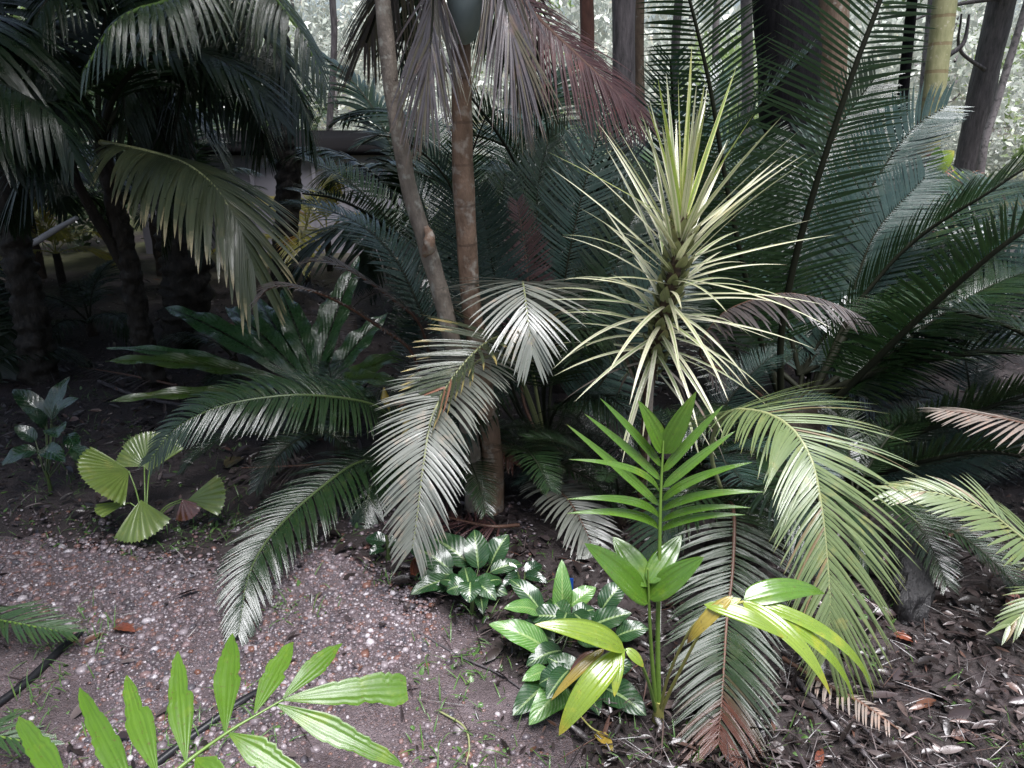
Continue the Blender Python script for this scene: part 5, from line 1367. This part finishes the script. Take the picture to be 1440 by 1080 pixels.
# low plants that fill the shade between the larger ones
LOW = [('fern', 700, 690, 'low dark fern at the foot of the ringed brown trunk', 'cycad', [2, 3, 2, 3, 1, 3, 2], .62, 'cycad'),
       ('fern', 868, 735, 'low dark fern behind the variegated plant with a rolled leaf', 'cycad', [2, 1, 3, 2, 1, 3, 2], .55, 'cycad'),
       ('fern', 480, 640, 'low dark fern between the nest fern and the two long left fronds', 'cycad', [2, 3, 2, 3, 1, 3], .65, 'cycad'),
       ('fern', 636, 668, 'low dark fern just left of the two stems at ground level', 'cycad', [2, 3, 1, 3, 2, 3], .6, 'cycad'),
       ('fern', 965, 690, 'low dark fern behind the upright bright young palm', 'cycad', [1, 2, 3, 2, 1, 3, 2], .75, 'cycad_blue'),
       ('fern', 1195, 722, 'low dark fern behind the charred log', 'cycad', [3, 2, 3, 4, 2, 3], .7, 'cycad'),
       ('fern', 400, 640, 'low dark fern below the nest fern', 'cycad', [3, 4, 3, 2, 4], .5, 'cycad'),
       ('palm', 330, 520, 'low dark palm left of the nest fern', 'palm', [2, 3, 4, 3, 2], .55, 'palm'),
       ('palm', 130, 470, 'low dark palm between the slanting and the clumping trunks', 'palm', [1, 2, 3, 2, 3], .7, 'palm'),
       ('palm', -20, 540, 'low dark palm at the left edge below the slanting trunk', 'palm', [1, 2, 3, 2], .7, 'palm'),
       ('cycad', 1360, 600, 'dark cycad at the right edge behind the drooping pale frond', 'cycad', [3, 3, 2, 3, 4, 4, 3, 2], .7, 'cycad_blue')]
for i, (nm, px, py, lab, kind, picks, sc, mat) in enumerate(LOW):
    d = G(px, py)[1]
    x = G(px, py)[0]
    root = thing(nm, (x, d, gz(x, d)), lab, nm)
    mb = MB(); tube(mb, [(x, d, gz(x, d) - .03), (x, d, gz(x, d) + .05), (x, d, gz(x, d) + .09)], [.03, .035, .02], 10, n=10, bump=.3, bfreq=16); mb.build('stem', M['scale_trunk'], root)
    generic(root, kind, mat, 'stalk_dark', (x, d, gz(x, d) + .08), picks, sc, i * 53)

# red stemmed plant with a lime leaf, and bromeliads beyond
g = G(1262, 395)
rs = thing('shrub', tuple(g), 'red-brown ragged stem topped by a lime green leaf, below the ringed palm trunk', 'shrub')
mb = MB(); tube(mb, np.concatenate([[g], PL([(1277, 315, 4.9), (1290, 262, 4.9), (1305, 238, 4.9), (1310, 215, 4.9)])]), [.07, .06, .055, .05, .03], 14, n=30, bump=.4, bfreq=14); mb.build('stem', M['bark_red'], rs)
for t_, w, m_ in (((1342, 212, 4.8), 26, 'fresh_yellow'), ((1318, 205, 4.8), 22, 'fresh'), ((1262, 300, 4.85), 14, 'fresh_yellow'), ((1258, 330, 4.85), 14, 'fresh_yellow')):
    b_ = (1308, 240, 4.85) if t_[1] < 280 else (1275, 320, 4.87)
    mb = MB(); blade(mb, P(*b_), P(*t_), (0, -.8, .6), w * 5 / FPX, .08, sh_lance, 12, 9, pleat=.05, s=.5); mb.build('leaf', M[m_], rs)
for i, (px, py, d, lab) in enumerate(((1322, 245, 7.4, 'pink bromeliad beyond the lime leaf, at left'), (1350, 240, 7.6, 'pink bromeliad beyond the lime leaf, at right'))):
    x = P(px, py, d)
    z = x[2]
    b = thing('bromeliad', (x[0], d, gz(x[0], d)), lab, 'bromeliad')
    for k in range(16):
        a = k * 2.4; el = random.uniform(.3, 1.2)
        p0 = np.array((x[0], d, max(z - .15, .02)))
        p1 = p0 + .28 * np.array((math.cos(a) * math.cos(el), math.sin(a) * math.cos(el), math.sin(el)))
        mb = MB(); blade(mb, p0, p1, (0, 0, 1), .045, .1, sh_lance, 8, 5, s=.5); mb.build('leaf', M['brom'] if k % 3 else M['fresh_yellow'], b)
    mb = MB(); tube(mb, [(x[0], d, gz(x[0], d) - .05), (x[0], d, max(z - .13, .05))], [.05, .04], 10, n=8); mb.build('stem', M['bark_red'], b)

# ------------------------------------------------------------------ small things on the ground
# charred stump
g = G(1285, 862)
st = thing('stump', tuple(g), 'charred black log end under the pale arching frond', 'stump')
mb = MB(); tube(mb, [g + (-.02, -.01, -.03), g + (0, .03, .05), g + (.02, .10, .12), g + (.03, .20, .17)], [.045, .055, .05, .03], 30, n=26, bump=.42, bfreq=12, seed=4)
lg = mb.build('log', M['char'], st)
for pl in lg.data.polygons: pl.use_smooth = False
mb = MB(); tube(mb, [g + (-.03, -.03, -.02), g + (-.05, -.02, .05), g + (-.045, .0, .10)], [.02, .022, .008], 12, n=16, bump=.4, bfreq=30, seed=6); mb.build('splinter', M['char'], st)

# black watering pipe
M['pipe'] = plain_mat('black_pipe', (.012, .012, .014), .35, .5, .1, 30)
for lab, pts, r in (('black garden hose pipe lying in weeds at the left edge', [(-120, 1085), (-30, 1008), (40, 955), (98, 900), (140, 868)], .0115), ('black garden hose pipe passing under the jagged leaflets', [(120, 1150), (228, 1068), (290, 1025), (357, 982), (420, 945)], .011)):
    ps = np.array([G(*p) for p in pts])
    for q in ps: q[2] = gz(q[0], q[1]) + r * .9
    ps[-1][2] -= .03
    t = thing('pipe', tuple(ps[0]), lab, 'pipe')
    mb = MB(); tube(mb, ps, r, 12, n=40); mb.build('tube', M['pipe'], t)

# dead frond on the leaf litter
g = G(1180, 1010)
df = thing('dead_frond', tuple(g), 'dry tan palm frond lying on the leaf litter at the lower right', 'frond')
pp = np.array([G(1100, 930), G(1150, 962), G(1205, 992), G(1262, 1035)])
for q in pp: q[2] = gz(q[0], q[1]) + .035
mb, stt = frond_mesh(pp, 26, .075, .006, ang=(80, 45), vee=5, droop=.5, s0=.3, nseg=5, cross=3, fold=.2, miss=.35, Ls=(1, .5))
mb.build('blade', M['dead_tan'], df); stt.build('stalk', M['stalk_brown'], df)
DEADF = (('fallen brown frond lying at the foot of the two stems', [(730, 745), (690, 752), (640, 742), (600, 722)]), ('fallen brown frond lying in the shade below the long left frond', [(470, 660), (410, 668), (340, 660)]),
         ('fallen brown frond lying in the dark litter left of the nest fern', [(250, 545), (180, 538), (110, 520)]), ('fallen brown frond lying beyond the charred log', [(1330, 760), (1380, 742), (1440, 740)]))
for lab, pts in DEADF:
    pp = np.array([G(*p) for p in pts])
    for q in pp: q[2] = gz(q[0], q[1]) + .03
    pp[1:-1, 2] += .02
    r0 = thing('dead_frond', tuple(pp[0]), lab, 'frond')
    mb, stt = frond_mesh(pp, 44, .17, .008, ang=(70, 35), vee=4, droop=.7, s0=.2, nseg=5, cross=3, fold=.3, miss=.25, jit=9)
    mb.build('blade', M['dead_red'] if 'two stems' in lab else M['purple_grey'], r0); stt.build('stalk', M['stalk_brown'], r0)
for lab, pts, r in (('long dark wet fallen stalk lying in the leaf litter, the thicker one', [(1115, 945), (1160, 1000), (1215, 1060), (1260, 1110)], .008), ('thin dark fallen stalk beside the thicker one', [(1130, 940), (1180, 985), (1235, 1040), (1300, 1085)], .005),
                    ('thin straight twig on the soil left of the variegated plants', [(590, 890), (650, 925), (700, 945), (745, 975)], .0035), ('pale dry twig at the front of the track', [(618, 998), (652, 1020), (660, 1050), (655, 1075)], .003),
                    ('broken branch behind the nest fern in the shade', [(140, 540), (200, 560), (280, 575)], .012)):
    ps = np.array([G(*p) for p in pts])
    for q in ps: q[2] = gz(q[0], q[1]) + r + .008
    mb = MB(); tube(mb, ps, [r, r * .9, r * .6], 8, n=20, bump=.2, bfreq=20, seed=r * 1000)
    o = mb.build('fallen_twig', M['stalk_pale'] if 'pale' in lab else M['bark_violet'], None, tuple(ps[0]))
    tag(o, lab, 'twig')
# white branch among the left hand palms
ps = PL([(18, 352, 4.6), (40, 345, 4.6), (75, 325, 4.6), (108, 306, 4.6)])
o = thing('fallen_branch', (ps[0][0], 4.6, 0), 'bare white branch leaning among the dark left hand trunks', 'branch')
M['white_wood'] = plain_mat('white_wood', (.5, .48, .47), .5, .4, .3, 20)
mb = MB(); tube(mb, ps, [.016, .02, .018, .014], 10, n=24, bump=.25, bfreq=14); mb.build('limb', M['white_wood'], o)
mb = MB(); tube(mb, [P(28, 350, 4.6), P(38, 390, 4.58), (P(48, 430, 4.5)[0], 4.5, 0)], [.014, .016, .02], 10, n=16, bump=.25); mb.build('limb', M['white_wood'], o)
# blue tags
M['blue'] = plain_mat('blue_plastic', (.012, .07, .35), .35, .5, .05, 20)
for lab, p in (('blue plant tag standing behind the variegated plants', (802, 822, 2.02)), ('blue plant tag under the right hand cycad', (1166, 602, 2.75))):
    q = P(*p); zg = gz(q[0], q[1])
    t = thing('plant_tag', (q[0], q[1], zg), lab, 'plant tag')
    mb = MB(); boxmb(mb, (q[0] - .0015, q[1] - .001, zg - .02), (q[0] + .0015, q[1] + .001, q[2])); mb.build('stake', M['blue'], t)
    mb = MB(); boxmb(mb, (q[0] - .009, q[1] - .003, q[2] - .02), (q[0] + .009, q[1] - .0012, q[2] + .025)); mb.build('label', M['blue'], t)

# single fallen leaves one can point to
for lab, p0, p1, w, m_ in (('orange-brown fallen leaf beside the charred log', (1255, 893), (1290, 905), 16, 'old_red'), ('grey fallen leaf on the soil at the lower right', (1080, 1045), (1106, 1058), 18, 'dead_violet'), ('rusty upright fallen leaf at the bottom edge', (1150, 1078), (1156, 1048), 10, 'old_red'),
                           ('yellow fallen leaf in front of the variegated plants', (838, 1030), (862, 1058), 16, 'old_gold'), ('pale pink fallen leaf at the right edge', (1418, 852), (1448, 838), 18, 'brom'), ('dark brown fallen leaf in the gravel', (160, 880), (190, 888), 14, 'old_red'),
                           ('reddish fallen leaf on the soil under the variegated plant', (582, 812), (588, 780), 14, 'old_red'), ('grey curled leaf in the shade under the long left frond', (318, 655), (342, 642), 22, 'dead_violet')):
    a, b_ = G(*p0), G(*p1)
    for q in (a, b_): q[2] = gz(q[0], q[1]) + .012
    mb = MB(); blade(mb, a, b_, (0, 0, 1), w * np.linalg.norm(a - (0, 0, 1.5)) / FPX, .08, sh_lance, 12, 7, fold=.3, wave=.06)
    o = mb.build('fallen_leaf', M[m_], None, tuple(a)); tag(o, lab, 'leaf')
mb = MB(); tube(mb, [P(812, 1002, 1.5), P(830, 1022, 1.45), np.array(G(842, 1036)) + (0, 0, .015)], [.0025, .002, .002], 6, n=10); tag(mb.build('leaf_stalk', M['stalk_gold'], None, tuple(P(812, 1002, 1.5))), 'thin yellow leaf stalk leading to the yellow fallen leaf', 'stalk')
# yellow bud near the stems
q = P(541, 556, 2.6)
bd = thing('bud', tuple(q), 'cream pointed bud on a thin stalk left of the two stems', 'bud')
mb = MB(); tube(mb, [P(547, 575, 2.6), P(542, 562, 2.6), P(540, 545, 2.6)], [.004, .018, .003], 10, n=14); mb.build('bud_scale', M['old_gold'], bd)
mb = MB(); tube(mb, [np.array((lb[0] - .03, lb[1] - .05, .12)), P(556, 620, 2.75), P(547, 575, 2.6)], [.003, .003, .003], 6, n=14); mb.build('stalk', M['stalk_pale'], bd)
